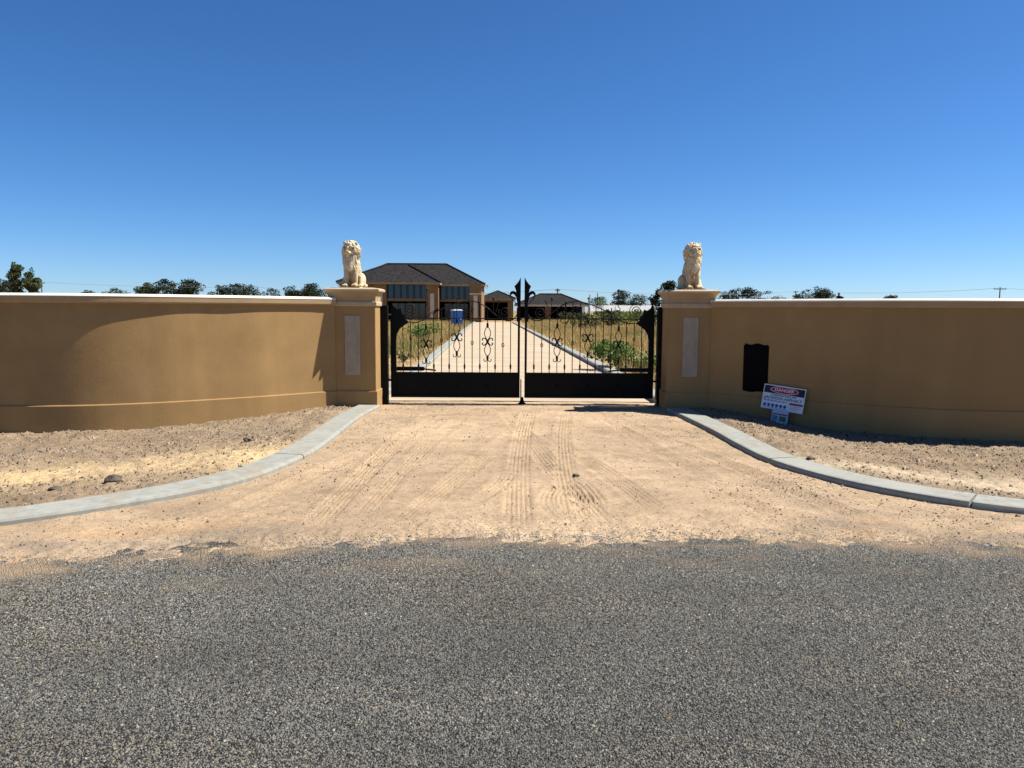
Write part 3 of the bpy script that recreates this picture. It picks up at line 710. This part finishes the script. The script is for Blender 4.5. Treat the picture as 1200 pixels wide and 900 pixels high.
# ------------------------------------------------------------------ box and signs on the shaded wall
def wall_frame(o):         # point and yaw of the shaded wall at offset o
    pts = catmull(WALLP, 10)
    for a, b in zip(pts, pts[1:]):
        if a.x <= o <= b.x:
            t = (o-a.x)/(b.x-a.x); p = a.lerp(b, t); d = (b-a).normalized(); return Vector((XC+p.x, p.y, 0)), math.atan2(d.y, d.x)
p, yaw = wall_frame(3.58)
bx = empty('wall_box', (p.x, p.y, 0), yaw); tag(bx, 'tall black cover over an opening in the shaded wall', 'wall cover')
m = MB(); w = .188; out = []
NXB, NZB = 14, 26; vs = []; fs = []; rs = np.random.default_rng(3)
for j in range(NZB+1):
    for i in range(NXB+1):
        u = i/NXB*2-1; v = j/NZB; z = .375+.735*v + (.012*math.sin(u*5+1) if j == NZB else 0) + (.008*math.sin(u*4) if j == 0 else 0)
        edge = min(1, (1-abs(u))*5, v*9+.0, (1-v)*9+.0)
        vs.append((u*(w+.004*math.sin(v*11)), -.004-.032*edge-.006*math.sin(u*7+v*9)*edge, z))
for j in range(NZB):
    for i in range(NXB):
        a = j*(NXB+1)+i; fs.append((a, a+1, a+NXB+2, a+NXB+1))
m.add(vs, fs); m.build('black_cover', M['blackplastic'], bx, True)
for sx in (-1, 1): MB().box(sx*w-.012, sx*w+.012, -.012, .02, .39, 1.09).build('frame_strip', M['blackplastic'], bx)

def text_mesh(body, size, align='CENTER', bold=0.0, sx=1.0):
    cu = bpy.data.curves.new('lettering', 'FONT'); cu.body = body; cu.size = size; cu.align_x = align; cu.align_y = 'CENTER'; cu.extrude = .0006; cu.offset = bold
    o = bpy.data.objects.new('lettering', cu); COL.objects.link(o)
    dg = bpy.context.evaluated_depsgraph_get(); me = bpy.data.meshes.new_from_object(o.evaluated_get(dg)); bpy.data.objects.remove(o)
    me.transform(Matrix.Rotation(R(90), 4, 'X') @ Matrix.Diagonal((sx, 1, 1, 1))); me.materials.clear(); me.name = 'lettering'
    return me
def flat(name, mt, parent, poly, y0, y1): return MB().prism(poly, y0, y1).build(name, mt, parent)
def rect(x0, x1, z0, z1): return [(x0, z0), (x1, z0), (x1, z1), (x0, z1)]
def oval(cx, cz, a, b, n=36): return [(cx+a*math.cos(2*math.pi*k/n), cz+b*math.sin(2*math.pi*k/n)) for k in range(n)]
p, yaw = wall_frame(3.93)
nrm = Vector((math.sin(yaw), -math.cos(yaw), 0))
SW, SH = .64, .365
sg = empty('danger_sign', Vector((p.x, p.y, .135))+nrm*.115); tag(sg, 'white and black danger sign with red oval leaning on the shaded wall', 'sign')
sg.rotation_euler = (Matrix.Rotation(yaw, 3, 'Z') @ Matrix.Rotation(R(-9), 3, 'X') @ Matrix.Rotation(R(4.5), 3, 'Y')).to_euler()
flat('board', M['signwhite'], sg, rect(-SW/2, SW/2, 0, SH), -.004, .004)
flat('header_band', M['signblack'], sg, rect(-SW/2+.012, SW/2-.012, SH*.655, SH-.014), -.0055, -.0041)
flat('oval_border', M['signwhite'], sg, oval(0, SH*.82, .215, .054), -.0070, -.0056)
flat('red_oval', M['signred'], sg, oval(0, SH*.82, .206, .047), -.0085, -.0071)
def put(me, mt, x, z, y, parent):
    o = link('lettering', me, mt, parent); o.location = (x, y, z); return o
put(text_mesh('DANGER', .066, bold=.0012, sx=1.10), M['signwhite'], 0, SH*.82, -.0094, sg)
put(text_mesh('CONSTRUCTION SITE', .033, bold=.0009, sx=1.18), M['signblack'], 0, SH*.592, -.0052, sg)
put(text_mesh('JACKSON ASPHALT', .056, bold=.0010, sx=1.18), M['signnavy'], 0, SH*.468, -.0052, sg)
rr = random.Random(5); xx = -SW/2+.03
while xx < .06:
    w = rr.uniform(.018, .05); flat('small_print', M['signnavy'], sg, rect(xx, xx+w, SH*.335, SH*.368), -.0055, -.0041); xx += w+.012
flat('red_strip', M['signred'], sg, rect(.105, SW/2-.02, SH*.285, SH*.365), -.0055, -.0041)
for k in range(5): flat('small_print', M['signnavy'], sg, rect(.115+k*.042, .145+k*.042, SH*.305, SH*.345), -.0070, -.0056)
for k in range(6):
    cx = -SW/2+.055+k*.062
    flat('pictogram', M['signblue'], sg, oval(cx, SH*.165, .024, .024, 14), -.0055, -.0041)
    flat('pictogram_caption', M['signblue'], sg, rect(cx-.022, cx+.022, SH*.062, SH*.085), -.0055, -.0041)
for k in range(3): flat('small_print', M['signpink'], sg, rect(.13, SW/2-.03-.03*k, SH*(.21-.065*k), SH*(.25-.065*k)), -.0055, -.0041)
s2 = empty('notice_board', Vector((p.x, p.y, -.115))+nrm*.165+Vector((math.cos(yaw), math.sin(yaw), 0))*(-.02)); tag(s2, 'small pale blue notice standing on the ground below the danger sign', 'sign')
s2.rotation_euler = (Matrix.Rotation(yaw, 3, 'Z') @ Matrix.Rotation(R(-9), 3, 'X') @ Matrix.Rotation(R(4), 3, 'Y')).to_euler()
flat('board', M['signpale'], s2, rect(-.125, .125, 0, .27), -.004, .004)
for k, (a, b, mt) in enumerate([(-.11, -.04, 'signred'), (-.03, .11, 'signred')]): flat('small_print', M[mt], s2, rect(a, b, .185, .205), -.0055, -.0041)
for k in range(3): flat('small_print', M['signnavy'], s2, rect(-.11, -.03, .11+.022*k, .123+.022*k), -.0055, -.0041)
flat('picture', M['signolive'], s2, rect(.0, .10, .095, .17), -.0055, -.0041)
flat('small_print', M['signnavy'], s2, rect(.01, .055, .03, .055), -.0055, -.0041)
flat('small_print', M['signwhite'], s2, rect(-.09, -.02, .03, .08), -.0055, -.0041)

# ------------------------------------------------------------------ driveway behind the gate
DL = [(-2.42, 13.35), (-2.50, 21.7), (-5.05, 102.0)]; DR = [(2.62, 13.25), (2.52, 20.2), (.10, 102.0)]
vs = []; ysd = np.linspace(13.3, 103, 120)
for yy in ysd:
    a = np.interp(yy, [q[1] for q in DL], [q[0] for q in DL]); b = np.interp(yy, [q[1] for q in DR], [q[0] for q in DR])
    for t in np.linspace(0, 1, 9): vs.append((a+(b-a)*t, yy, .022+.012*math.sin(math.pi*t)+.01*(rng.random()-.5)))
m = MB(); m.add(vs, [(i*9+j, i*9+j+1, (i+1)*9+j+1, (i+1)*9+j) for i in range(len(ysd)-1) for j in range(8)])
tag(m.build('driveway', M['drive'], None, True), 'long pale straight driveway running from the gate to the house', kind='structure')
for K, s, lb in ((DL, 1, 'long straight pale kerb along the driveway on the house side'), (DR, -1, 'long straight pale kerb along the driveway on the vineyard side')):
    path = [Vector((x, y, 0)) for x, y in K]; root = empty('driveway_kerb'); tag(root, lb, 'kerb', 'kerbs of the driveway behind the gate')
    L = arclen(path)[-1]; nseg = 15; prof = [(-.15, -.1), (-.15, .11), (-.12, .13), (.12, .13), (.15, .11), (.15, -.1)]
    for i in range(nseg):
        sweep(subpath(path, L*(i/nseg)**1.5+.01, L*((i+1)/nseg)**1.5-.01), prof).build('kerb_segment', M['concrete'], root)

# ------------------------------------------------------------------ two storey house
def roof(parent, faces, name='roof'):
    m = MB()
    for f in faces: m.add(f, [tuple(range(len(f)))])
    return m.build(name, M['rooftile'], parent)
def hip(parent, x0, x1, y0, y1, z, pitch, name='roof', over=.5):
    x0 -= over; x1 += over; y0 -= over; y1 += over
    h = min((x1-x0), (y1-y0))/2; zt = z+h*pitch
    if (x1-x0) >= (y1-y0): a = (x0+h, (y0+y1)/2, zt); b = (x1-h, (y0+y1)/2, zt)
    else: a = ((x0+x1)/2, y0+h, zt); b = ((x0+x1)/2, y1-h, zt)
    c = [(x0, y0, z), (x1, y0, z), (x1, y1, z), (x0, y1, z)]
    m = MB()
    if (x1-x0) >= (y1-y0): m.add(c+[a, b], [(0, 1, 5, 4), (1, 2, 5), (2, 3, 4, 5), (3, 0, 4), (0, 3, 2, 1)])
    else: m.add(c+[a, b], [(0, 1, 4), (1, 2, 5, 4), (2, 3, 5), (3, 0, 4, 5), (0, 3, 2, 1)])
    r = m.build(name, M['rooftile'], parent)
    f = MB(); f.box(x0+.02, x1-.02, y0+.02, y0+.10, z-.30, z-.004); f.box(x0+.02, x0+.10, y0+.104, y1-.02, z-.30, z-.004); f.box(x1-.10, x1-.02, y0+.104, y1-.02, z-.30, z-.004)
    f.build('fascia', M['fascia'], r)
    for p, q in ((c[0], a), (c[3], a), (c[1], b), (c[2], b), (a, b)):
        if Vector(p) != Vector(q): MB().tube([Vector(p)+Vector((0, 0, .03)), Vector(q)+Vector((0, 0, .03))], .11, 6).build('ridge_cap', M['rooftile'], r)
    return r
def window(parent, x0, x1, z0, z1, y, nm=4, nh=1, curt=True):
    w = MB(); w.box(x0, x1, y+.02, y+.03, z0, z1); wo_ = w.build('window', M['glass'], parent)
    for i in range(nm+1):
        xx = x0+(x1-x0)*i/nm; MB().box(xx-.035, xx+.035, y-.02, y+.018, z0, z1).build('mullion', M['dark'], wo_)
    if curt:
        for i in range(nm):
            a = x0+(x1-x0)*i/nm; b = x0+(x1-x0)*(i+1)/nm; MB().box(a+.12, a+.12+(b-a)*.12, y+.010, y+.0185, z0+.05, z1-.05).build('curtain', M['curtain'], wo_)
    return wo_
hs = empty('house', (0, 0, 0)); tag(hs, 'two storey tan house with dark hipped tile roof behind the gate', 'house')
def wpart(x0, x1, y0, y1, z0, z1, name='wall', mt='brickwall', parent=hs): return MB().box(x0, x1, y0, y1, z0, z1).build(name, M[mt], parent)
E1 = 5.25
wpart(-22.9, -18.35, 103.0, 115, -.1, E1)                      # left bay
wpart(-18.35, -16.75, 102.6, 103.6, -.1, E1); wpart(-11.45, -9.85, 102.6, 103.6, -.1, E1)     # piers of the front bay
wpart(-16.75, -11.45, 102.85, 103.45, 2.78, 3.12, 'spandrel'); wpart(-16.75, -11.45, 102.85, 103.45, 5.06, E1, 'lintel')
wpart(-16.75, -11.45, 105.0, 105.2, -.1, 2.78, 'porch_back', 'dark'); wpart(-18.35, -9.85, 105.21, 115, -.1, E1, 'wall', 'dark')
window(hs, -16.75, -11.45, 3.12, 5.06, 103.1, 6)
window(hs, -16.4, -11.8, .1, 2.5, 104.93, 5, curt=False)
wpart(-9.85, -5.75, 104.6, 105.2, 2.75, 3.05, 'spandrel'); wpart(-9.85, -5.75, 104.6, 105.2, 4.92, E1-.15, 'lintel')
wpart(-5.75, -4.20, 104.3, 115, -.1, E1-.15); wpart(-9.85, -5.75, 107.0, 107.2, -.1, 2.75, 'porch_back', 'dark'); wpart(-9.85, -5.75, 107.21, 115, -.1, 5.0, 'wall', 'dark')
window(hs, -9.85, -5.75, 3.05, 4.92, 104.8, 5)
window(hs, -9.4, -6.2, .1, 2.5, 106.93, 3, curt=False)
wpart(-5.25, -4.72, 104.25, 104.3, .5, 3.6, 'pale_panel', 'housecream'); wpart(-10.95, -10.40, 102.55, 102.6, .5, 3.8, 'pale_panel', 'housecream'); wpart(-17.8, -17.25, 102.55, 102.6, .5, 3.8, 'pale_panel', 'housecream')
wpart(-5.80, -4.15, 104.24, 104.3, 3.72, 3.92, 'band', 'housecream')
hip(hs, -22.9, -4.3, 105.0, 115.2, E1-.12, .52, over=.6)
zr = E1+2.50
rf = roof(hs, [[(-9.5, 102.1, E1), (-14.33, 106.93, zr), (-17.5, 106.93, zr), (-23.3, 102.1, E1)], [(-9.5, 102.1, E1), (-9.5, 112, E1), (-14.33, 112, zr), (-14.33, 106.93, zr)],
               [(-23.3, 102.1, E1), (-17.5, 106.93, zr), (-17.5, 112, zr), (-23.3, 112, E1)], [(-14.33, 106.93, zr), (-14.33, 112, zr), (-17.5, 112, zr), (-17.5, 106.93, zr)],
               [(-9.5, 102.1, E1), (-23.3, 102.1, E1), (-23.3, 112, E1), (-9.5, 112, E1)]])
f = MB(); f.box(-23.25, -9.55, 102.14, 102.24, E1-.28, E1-.005); f.box(-9.64, -9.54, 102.244, 106, E1-.28, E1-.005); f.build('fascia', M['fascia'], rf)
for p, q in (((-9.5, 102.1, E1+.04), (-14.33, 106.93, zr+.04)), ((-23.3, 102.1, E1+.04), (-17.5, 106.93, zr+.04))): MB().tube([p, q], .12, 6).build('ridge_cap', M['rooftile'], rf)
# carport pavilion beside it
pv = empty('pavilion', (0, 0, 0)); tag(pv, 'small single storey pavilion with pointed hip roof beside the house', 'pavilion')
hip(pv, -5.0, .15, 124, 129.2, 3.55, .42, over=.35)
wpart(-5.0, .15, 124.05, 124.5, 2.95, 3.25, 'beam', 'brickwall', pv); wpart(-5.0, -4.4, 124.0, 124.6, -.1, 2.95, 'post', 'brickwall', pv); wpart(-.75, .15, 124.0, 124.6, -.1, 2.95, 'post', 'brickwall', pv)
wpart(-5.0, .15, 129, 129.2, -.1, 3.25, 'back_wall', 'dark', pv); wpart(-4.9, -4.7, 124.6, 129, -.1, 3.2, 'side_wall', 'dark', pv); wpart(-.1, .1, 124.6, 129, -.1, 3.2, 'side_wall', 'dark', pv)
# garage wing
gw = empty('garage', (0, 0, 0)); tag(gw, 'long low garage wing with dark hip roof and pale fascia', 'garage')
hip(gw, .9, 11.8, 125.6, 133.0, 2.62, .42, over=.5)
for a, b in ((.9, 1.3), (5.3, 6.2)): wpart(a, b, 125.6, 126.1, -.1, 2.32, 'pier', 'brickwall', gw)
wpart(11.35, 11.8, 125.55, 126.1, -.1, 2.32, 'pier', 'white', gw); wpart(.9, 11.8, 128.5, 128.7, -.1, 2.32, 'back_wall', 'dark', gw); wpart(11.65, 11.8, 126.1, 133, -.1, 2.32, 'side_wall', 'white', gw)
wpart(.3, 12.3, 125.04, 125.1, 2.30, 2.60, 'gutter', 'housecream', gw)
wpart(1.3, 5.3, 125.8, 125.85, 1.9, 2.32, 'door_head', 'dark', gw)
# portable toilet
pt = empty('portable_toilet', (-5.50, 76, 0), R(22)); pt.scale = (.9, .9, 1.0); tag(pt, 'bright blue portable site toilet standing in the dry grass', 'toilet')
m = MB(); m.box(-.52, .52, -.52, .52, .02, 1.55); m.build('cabin', M['blue'], pt, bevel=.03)
m = MB(); m.box(-.56, .56, -.56, .56, 1.55, 1.62); m.box(-.45, .45, -.45, .45, 1.62, 1.70); m.build('roof', M['white'], pt, bevel=.02)
m = MB(); m.box(-.40, .40, -.55, -.521, .12, 1.45); dr = m.build('door', M['blue'], pt, bevel=.01); m = MB(); m.box(.24, .33, -.58, -.551, .7, .85); m.build('handle', M['white'], dr)
m = MB(); m.box(-.56, .56, -.56, .56, -.05, .08); m.build('skid_base', M['dark'], pt)

# ------------------------------------------------------------------ vegetation
def leaf_cloud(centres, radii, n, size, seed, flat=.75, aspect=.6):
    rs = np.random.default_rng(seed); centres = np.array(centres); radii = np.array(radii)
    w = radii[:, 0]*radii[:, 1]; k = rs.choice(len(centres), n, p=w/w.sum())
    d = rs.normal(size=(n, 3)); d /= np.linalg.norm(d, axis=1)[:, None]; r = rs.uniform(.35, 1.08, n)**.55
    P = centres[k]+d*r[:, None]*radii[k]
    a = rs.normal(size=(n, 3)); a /= np.linalg.norm(a, axis=1)[:, None]; b = np.cross(a, rs.normal(size=(n, 3))); b /= np.linalg.norm(b, axis=1)[:, None]
    s = size*rs.uniform(.55, 1.3, n)[:, None]
    V = np.stack([P-a*s*.5, P+b*s*.5*aspect, P+a*s*.5, P-b*s*.5*aspect], 1).reshape(-1, 3)
    return V, np.arange(n*4).reshape(-1, 4)
def tree(name, label, px_, y, h, wd, seed, leafmat, n=1500, trunk_h=.35, group=None, clumps=16, sparse=1.0, leaf=.045, cat='tree'):
    rs = random.Random(seed); root = empty(name, (px_, y, 0)); tag(root, label, cat, group)
    tb = MB(); r0 = h*.022+.04
    tb.tube([(0, 0, -.2), (rs.uniform(-.02, .02)*h, 0, h*trunk_h*.6), (rs.uniform(-.04, .04)*h, rs.uniform(-.02, .02)*h, h*trunk_h), (0, 0, h*.8)], [r0*1.2, r0, r0*.8, r0*.2], 7)
    cs, rad = [], []
    for k in range(clumps):
        a = rs.uniform(0, 2*math.pi); q = rs.random()**.6
        zf = rs.uniform(trunk_h, .90); prof = math.sin(math.pi*min(1, max(.12, (zf-trunk_h*.6)/(1.08-trunk_h*.6))))**.7
        c = Vector((math.cos(a)*q*wd*.40*prof, math.sin(a)*q*wd*.40*prof, h*zf)); cr = wd*rs.uniform(.17, .27)*sparse
        cr = min(cr, h-c.z+.02*h)
        cs.append(c); rad.append((cr*1.15, cr*1.15, cr*.75))
        if k < 9: tb.tube([(0, 0, h*trunk_h*rs.uniform(.6, 1.0)), (c.x*.5, c.y*.5, (h*trunk_h+c.z)/2), (c.x, c.y, c.z)], [r0*.5, r0*.35, r0*.12], 5)
    cs.append(Vector((0, 0, h*.93))); rad.append((wd*.13, wd*.13, h*.07))
    tb.build('trunk', M['bark'], root, True)
    V, F = leaf_cloud([tuple(c) for c in cs], rad, n, max(.2, h*leaf), seed)
    link('crown', np_mesh('crown', V, F), M[leafmat], root)
    return root
def ppos(px_, pyt, d):       # far tree: ground position and height from its direction and distance
    Hh = 364.0+(px_-600)*.00576; return (px_-600)/900*d, CAM_H+(Hh-pyt)*d/900
TG = 'gum trees on the skyline'
for i, (x0, x1, yt, d, lm, th, lb) in enumerate([
    (-14, 17, 325, 140, 'leafdark', .15, 'low dark bushy tree at the frame edge beside two taller gums'),
    (9, 33, 307, 150, 'leafolive', .42, 'tallest olive gum tree above the sunlit wall at frame edge'),
    (31, 52, 314, 150, 'leafolive', .45, 'second olive gum with bare trunks next to the tallest gum'),
    (94, 113, 340, 260, 'leafdark', .2, 'tiny dark treetop just showing above the wall, leftmost of the small ones'),
    (122, 151, 337, 260, 'leafdark', .2, 'low dark rounded treetop above the wall near the tiny one'),
    (165, 184, 331, 260, 'leafolive', .2, 'small paler treetop at the end of the tree row'),
    (178, 213, 327, 260, 'leafdark', .25, 'broad dark gum, leftmost large crown of the tree row'),
    (210, 241, 326.5, 262, 'leafdark', .25, 'dark rounded gum, tallest of the row above the sunlit wall'),
    (246, 268, 334, 265, 'leafdark', .25, 'small dark gum between two broader crowns of the row'),
    (264, 303, 332, 262, 'leafdark', .25, 'broad low dark gum right of the row centre'),
    (305, 331, 337.5, 265, 'leafdark', .25, 'small low treetop standing apart from the row'),
    (334, 356, 335, 255, 'leafdark', .25, 'narrow dark tree close to the lion pillar'),
    (352, 386, 332, 255, 'leafdark', .25, 'broad dark tree directly beside the lion pillar cap'),
    (690, 718, 347.5, 240, 'leafdark', .2, 'dark tree beside the garage roof seen over the gate'),
    (712, 737, 339.5, 240, 'leafdark', .25, 'tallest dark tree seen over the gate scrolls'),
    (731, 757, 344.5, 242, 'leafdark', .2, 'broad dark tree next to the tallest one over the gate'),
    (760, 776, 347, 235, 'leafdark', .2, 'small dark tree at the edge of the gate post'),
    (843, 866, 339.5, 255, 'leafdark', .2, 'dark tree beside the cap of the shaded pillar'),
    (857, 890, 336.5, 255, 'leafdark', .2, 'broad dark tree, highest of those beyond the shaded wall'),
    (880, 914, 341, 258, 'leafdark', .18, 'sloping low dark tree at the end of the shaded wall group'),
    (922, 944, 344.5, 255, 'leafdark', .2, 'low bushy tree left of the open gum'),
    (938, 970, 335.5, 255, 'leafdark', .35, 'open crowned gum standing alone beyond the shaded wall'),
    (976, 984, 343, 260, 'leafdark', .4, 'tiny round treetop beyond the shaded wall'),
    (1030, 1050, 345.5, 260, 'leafdark', .3, 'tiny low treetop near the far power pole')]):
    xx, hh = ppos((x0+x1)/2, yt, d); ww = (1.12 if d > 200 else .92)*(x1-x0)/900*d
    tree('gum_tree', lb, xx, d, hh, ww, 100+i, lm, int(2200+50*(x1-x0)), th, TG, clumps=15 if x1-x0 > 18 else 9, leaf=.052 if d > 200 else .04)
xx, hh = ppos(704, 350, 150); tree('gum_tree', 'pale green young tree in front of the dark trees by the garage', xx, 150, hh, 3.0, 140, 'leafgreen', 700, .2, TG)
# sparse gum behind the right pillar
xx, hh = ppos(783, 329.5, 62); tree('gum_tree', 'sparse gum with layered leaf clumps behind the shaded pillar', xx, 62, hh, 4.4, 151, 'leafdark', 2200, .45, TG, clumps=26, sparse=.36, leaf=.045)

def bush(name, label, x, y, h, wd, seed, lm, n, leaf, cat='shrub', group=None):
    rs = random.Random(seed); root = empty(name, (x, y, 0)); tag(root, label, cat, group)
    st_ = MB(); cs, rad = [], []
    for k in range(9):
        a = rs.uniform(0, 6.28); q = rs.uniform(.1, .45)*wd; z = h*rs.uniform(.35, .86)
        cs.append((math.cos(a)*q, math.sin(a)*q*.7, z)); cr = wd*rs.uniform(.12, .2); rad.append((cr, cr, min(cr, h-z+.02)))
        st_.tube([(0, 0, -.03), (cs[-1][0]*.5, cs[-1][1]*.5, z*.5), cs[-1]], [.014*h+.004, .01*h+.003, .003], 5)
    st_.build('stems', M['bark'], root)
    V, F = leaf_cloud(cs, rad, n, leaf, seed, aspect=.55); V[:, 2] = np.maximum(V[:, 2], .01)
    link('foliage', np_mesh('foliage', V, F), M[lm], root); return root
bush('leafy_weed', 'broad green leafy weed behind the gate beside the driveway kerb', 2.95, 20.6, .80, 1.75, 201, 'leafgreen', 1500, .11)
bush('leafy_weed', 'lower green weed behind the hinge side of the gate', 3.75, 20.2, .5, 1.0, 202, 'leafgreen', 600, .10)
bush('leafy_weed', 'tall green weed seen under the scroll of the gate leaf by the sunlit wall', -4.7, 40, .95, 2.2, 203, 'leafgreen', 700, .14)
bush('leafy_weed', 'green weed in the dry grass near the bare dirt by the gate', -3.35, 23.5, .30, .5, 204, 'leafolive', 200, .08)
bush('leafy_weed', 'bushy green weed in front of the garage', 5.4, 62, 1.5, 3.2, 205, 'leafolive', 900, .2)
bush('leafy_weed', 'green weed clump between garage and vine rows', 8.0, 66, 1.7, 3.0, 206, 'leafolive', 900, .2)
# vine rows and the white net behind them
for i, (yy, x0, x1) in enumerate([(70, 8.8, 24), (84, 9.5, 28), (98, 12.0, 32), (112, 13.5, 36)]):
    root = empty('vine_row', (x0, yy, 0)); tag(root, ['nearest green vine row right of the garage', 'second green vine row from the gate', 'third green vine row from the gate', 'farthest green vine row before the white netting'][i], 'vine row', 'vine rows beyond the driveway')
    L = x1-x0; cs = [(u, rng.uniform(-.2, .2), 1.05+rng.uniform(-.15, .15)) for u in np.arange(0, L, .55)]
    V, F = leaf_cloud(cs, [(.5, .45, .62)]*len(cs), int(L*95), .24, 300+i); V[:, 2] = np.maximum(V[:, 2], .05)
    link('foliage', np_mesh('foliage', V, F), M['vine'], root)
    for u in np.arange(.2, L, 4.0): MB().tube([(u, 0, -.1), (u, 0, 1.9)], .05, 6).build('vine_post', M['wood'], root)
nt = empty('net_house', (15, 150, 0)); tag(nt, 'long white netting structure behind the vine rows', 'net house')
m = MB()
vs = [(u, v, 2.75+.12*math.sin(u*1.05)) for v in (0, 14, 28) for u in np.arange(0, 61, 1.5)]; nn = 41
m.add(vs, [(j*nn+i, j*nn+i+1, (j+1)*nn+i+1, (j+1)*nn+i) for j in range(2) for i in range(nn-1)]); m.build('net_roof', M['net'], nt)
m = MB(); m.add([(u, yy_, z) for yy_, z in ((-2.2, 1.6), (-.02, 2.74)) for u in np.arange(0, 61, 1.5)], [(i, i+1, nn+i+1, nn+i) for i in range(nn-1)]); m.build('net_curtain', M['net'], nt)
for u in np.arange(0, 61, 6): MB().tube([(u, .1, -.1), (u, .1, 2.8)], .07, 6).build('net_post', M['wood'], nt)

# dry grass
def grass(regions, name, label):
    Vs, Fs, Cs = [], [], []; base = 0
    for (x0, x1, y0, y1, n, h, w) in regions:
        t = rng.uniform(0, 1, n); y = y0*(y1/y0)**t; x = rng.uniform(x0, x1, n)
        lk = np.interp(y, [q[1] for q in DL], [q[0] for q in DL]); rk = np.interp(y, [q[1] for q in DR], [q[0] for q in DR])
        cl = fbm(x*.5, y*.35, 91)
        ok = ((x < lk-.25) | (x > rk+.25)) & (cl+rng.uniform(-.2, .2, n) > .40+.22*(y < 27)) ; x, y, cl = x[ok], y[ok], cl[ok]; n2 = len(x)
        for b in range(6):
            bx_ = x+rng.normal(0, .06*(1+y/40), n2); by_ = y+rng.normal(0, .05, n2); hh = h*rng.uniform(.45, 1.25, n2)*(.55+.9*cl); ww = w*(y/16)**.55
            ang = rng.uniform(0, 6.28, n2); ln = rng.normal(0, .35, (n2, 2))*hh[:, None]
            V = np.stack([np.stack([bx_-np.cos(ang)*ww, by_-np.sin(ang)*ww, np.full(n2, -.02)], -1), np.stack([bx_+np.cos(ang)*ww, by_+np.sin(ang)*ww, np.full(n2, -.02)], -1),
                          np.stack([bx_+ln[:, 0], by_+ln[:, 1], hh], -1)], 1).reshape(-1, 3)
            c = palette(n2, [(.50, .35, .135), (.58, .44, .20), (.40, .28, .11), (.20, .19, .06), (.11, .14, .04)], [30, 26, 20, 12, 7])
            gr = (fbm(x*.23+7, y*.12, 95) > .60); c = np.where((gr & (rng.uniform(0, 1, n2) < .7))[:, None], np.array([.13, .17, .045]), c)
            Vs.append(V); Fs.append(np.arange(n2*3).reshape(-1, 3)+base); Cs.append(np.repeat(c, 3, 0)); base += n2*3
    o = link(name, np_mesh(name, np.concatenate(Vs), np.concatenate(Fs), False, np.concatenate(Cs)), M['grass']); tag(o, label, 'grass', kind='stuff')
grass([(-16, -2.2, 14.5, 101, 15000, .42, .008), (1.5, 24, 14.5, 120, 21000, .45, .008)], 'dry_grass', 'tall dry yellow grass on both sides of the long driveway')

# ------------------------------------------------------------------ power line
poles = []
def pole(px_, pyt, d, arm, label):
    xx, hh = ppos(px_, pyt, d); root = empty('power_pole', (xx, d, 0)); tag(root, label, 'power pole', 'power poles on the skyline')
    MB().tube([(0, 0, -.3), (0, 0, hh)], [.17, .13], 8).build('shaft', M['wood'], root)
    if arm:
        m = MB(); m.box(-arm, arm, -.06, .06, hh-.55, hh-.38); ar = m.build('crossarm', M['wood'], root)
        for u in (-.9, -.35, .35, .9): MB().tube([(u*arm, 0, hh-.38), (u*arm, 0, hh-.15)], .05, 6).build('insulator', M['wood'], ar)
    return Vector((xx, d, hh-.2))
P1 = pole(52, 330, 190, .8, 'power pole beside the two olive gums'); P2 = pole(303, 336, 260, 0, 'thin power pole above the sunlit wall near the lion')
P3 = pole(652.5, 338.3, 170, .5, 'power pole rising behind the garage roof'); P4 = pole(690, 345.5, 240, 0, 'thin pole at the end of the garage roof')
P5 = pole(699, 343.5, 240, 0, 'thin taller pole just past the garage roof'); P6 = pole(929.5, 341, 255, .8, 'power pole between the trees beyond the shaded wall'); P7 = pole(1167, 337, 200, 1.6, 'power pole with wide crossarm at the far end of the shaded wall')
def wire(a, b, sag, label, n=14):
    pts = [a.lerp(b, i/n)-Vector((0, 0, sag*4*(i/n)*(1-i/n))) for i in range(n+1)]
    o = MB().tube(pts, .03, 5).build('power_cable', M['wire']); tag(o, label, 'cable', 'overhead power cables')
wire(P1, P2, .6, 'overhead cable from the olive gums to the thin pole'); wire(P2, P3, 2.0, 'overhead cable passing behind the lion and the house')
wire(P3, P6, 1.2, 'overhead cable from the garage pole past the shaded pillar'); wire(P6, P7, .9, 'overhead cable over the shaded wall to the wide crossarm')
wire(P7, Vector((150, 190, 8.2)), .6, 'overhead cable leaving the frame past the wide crossarm')
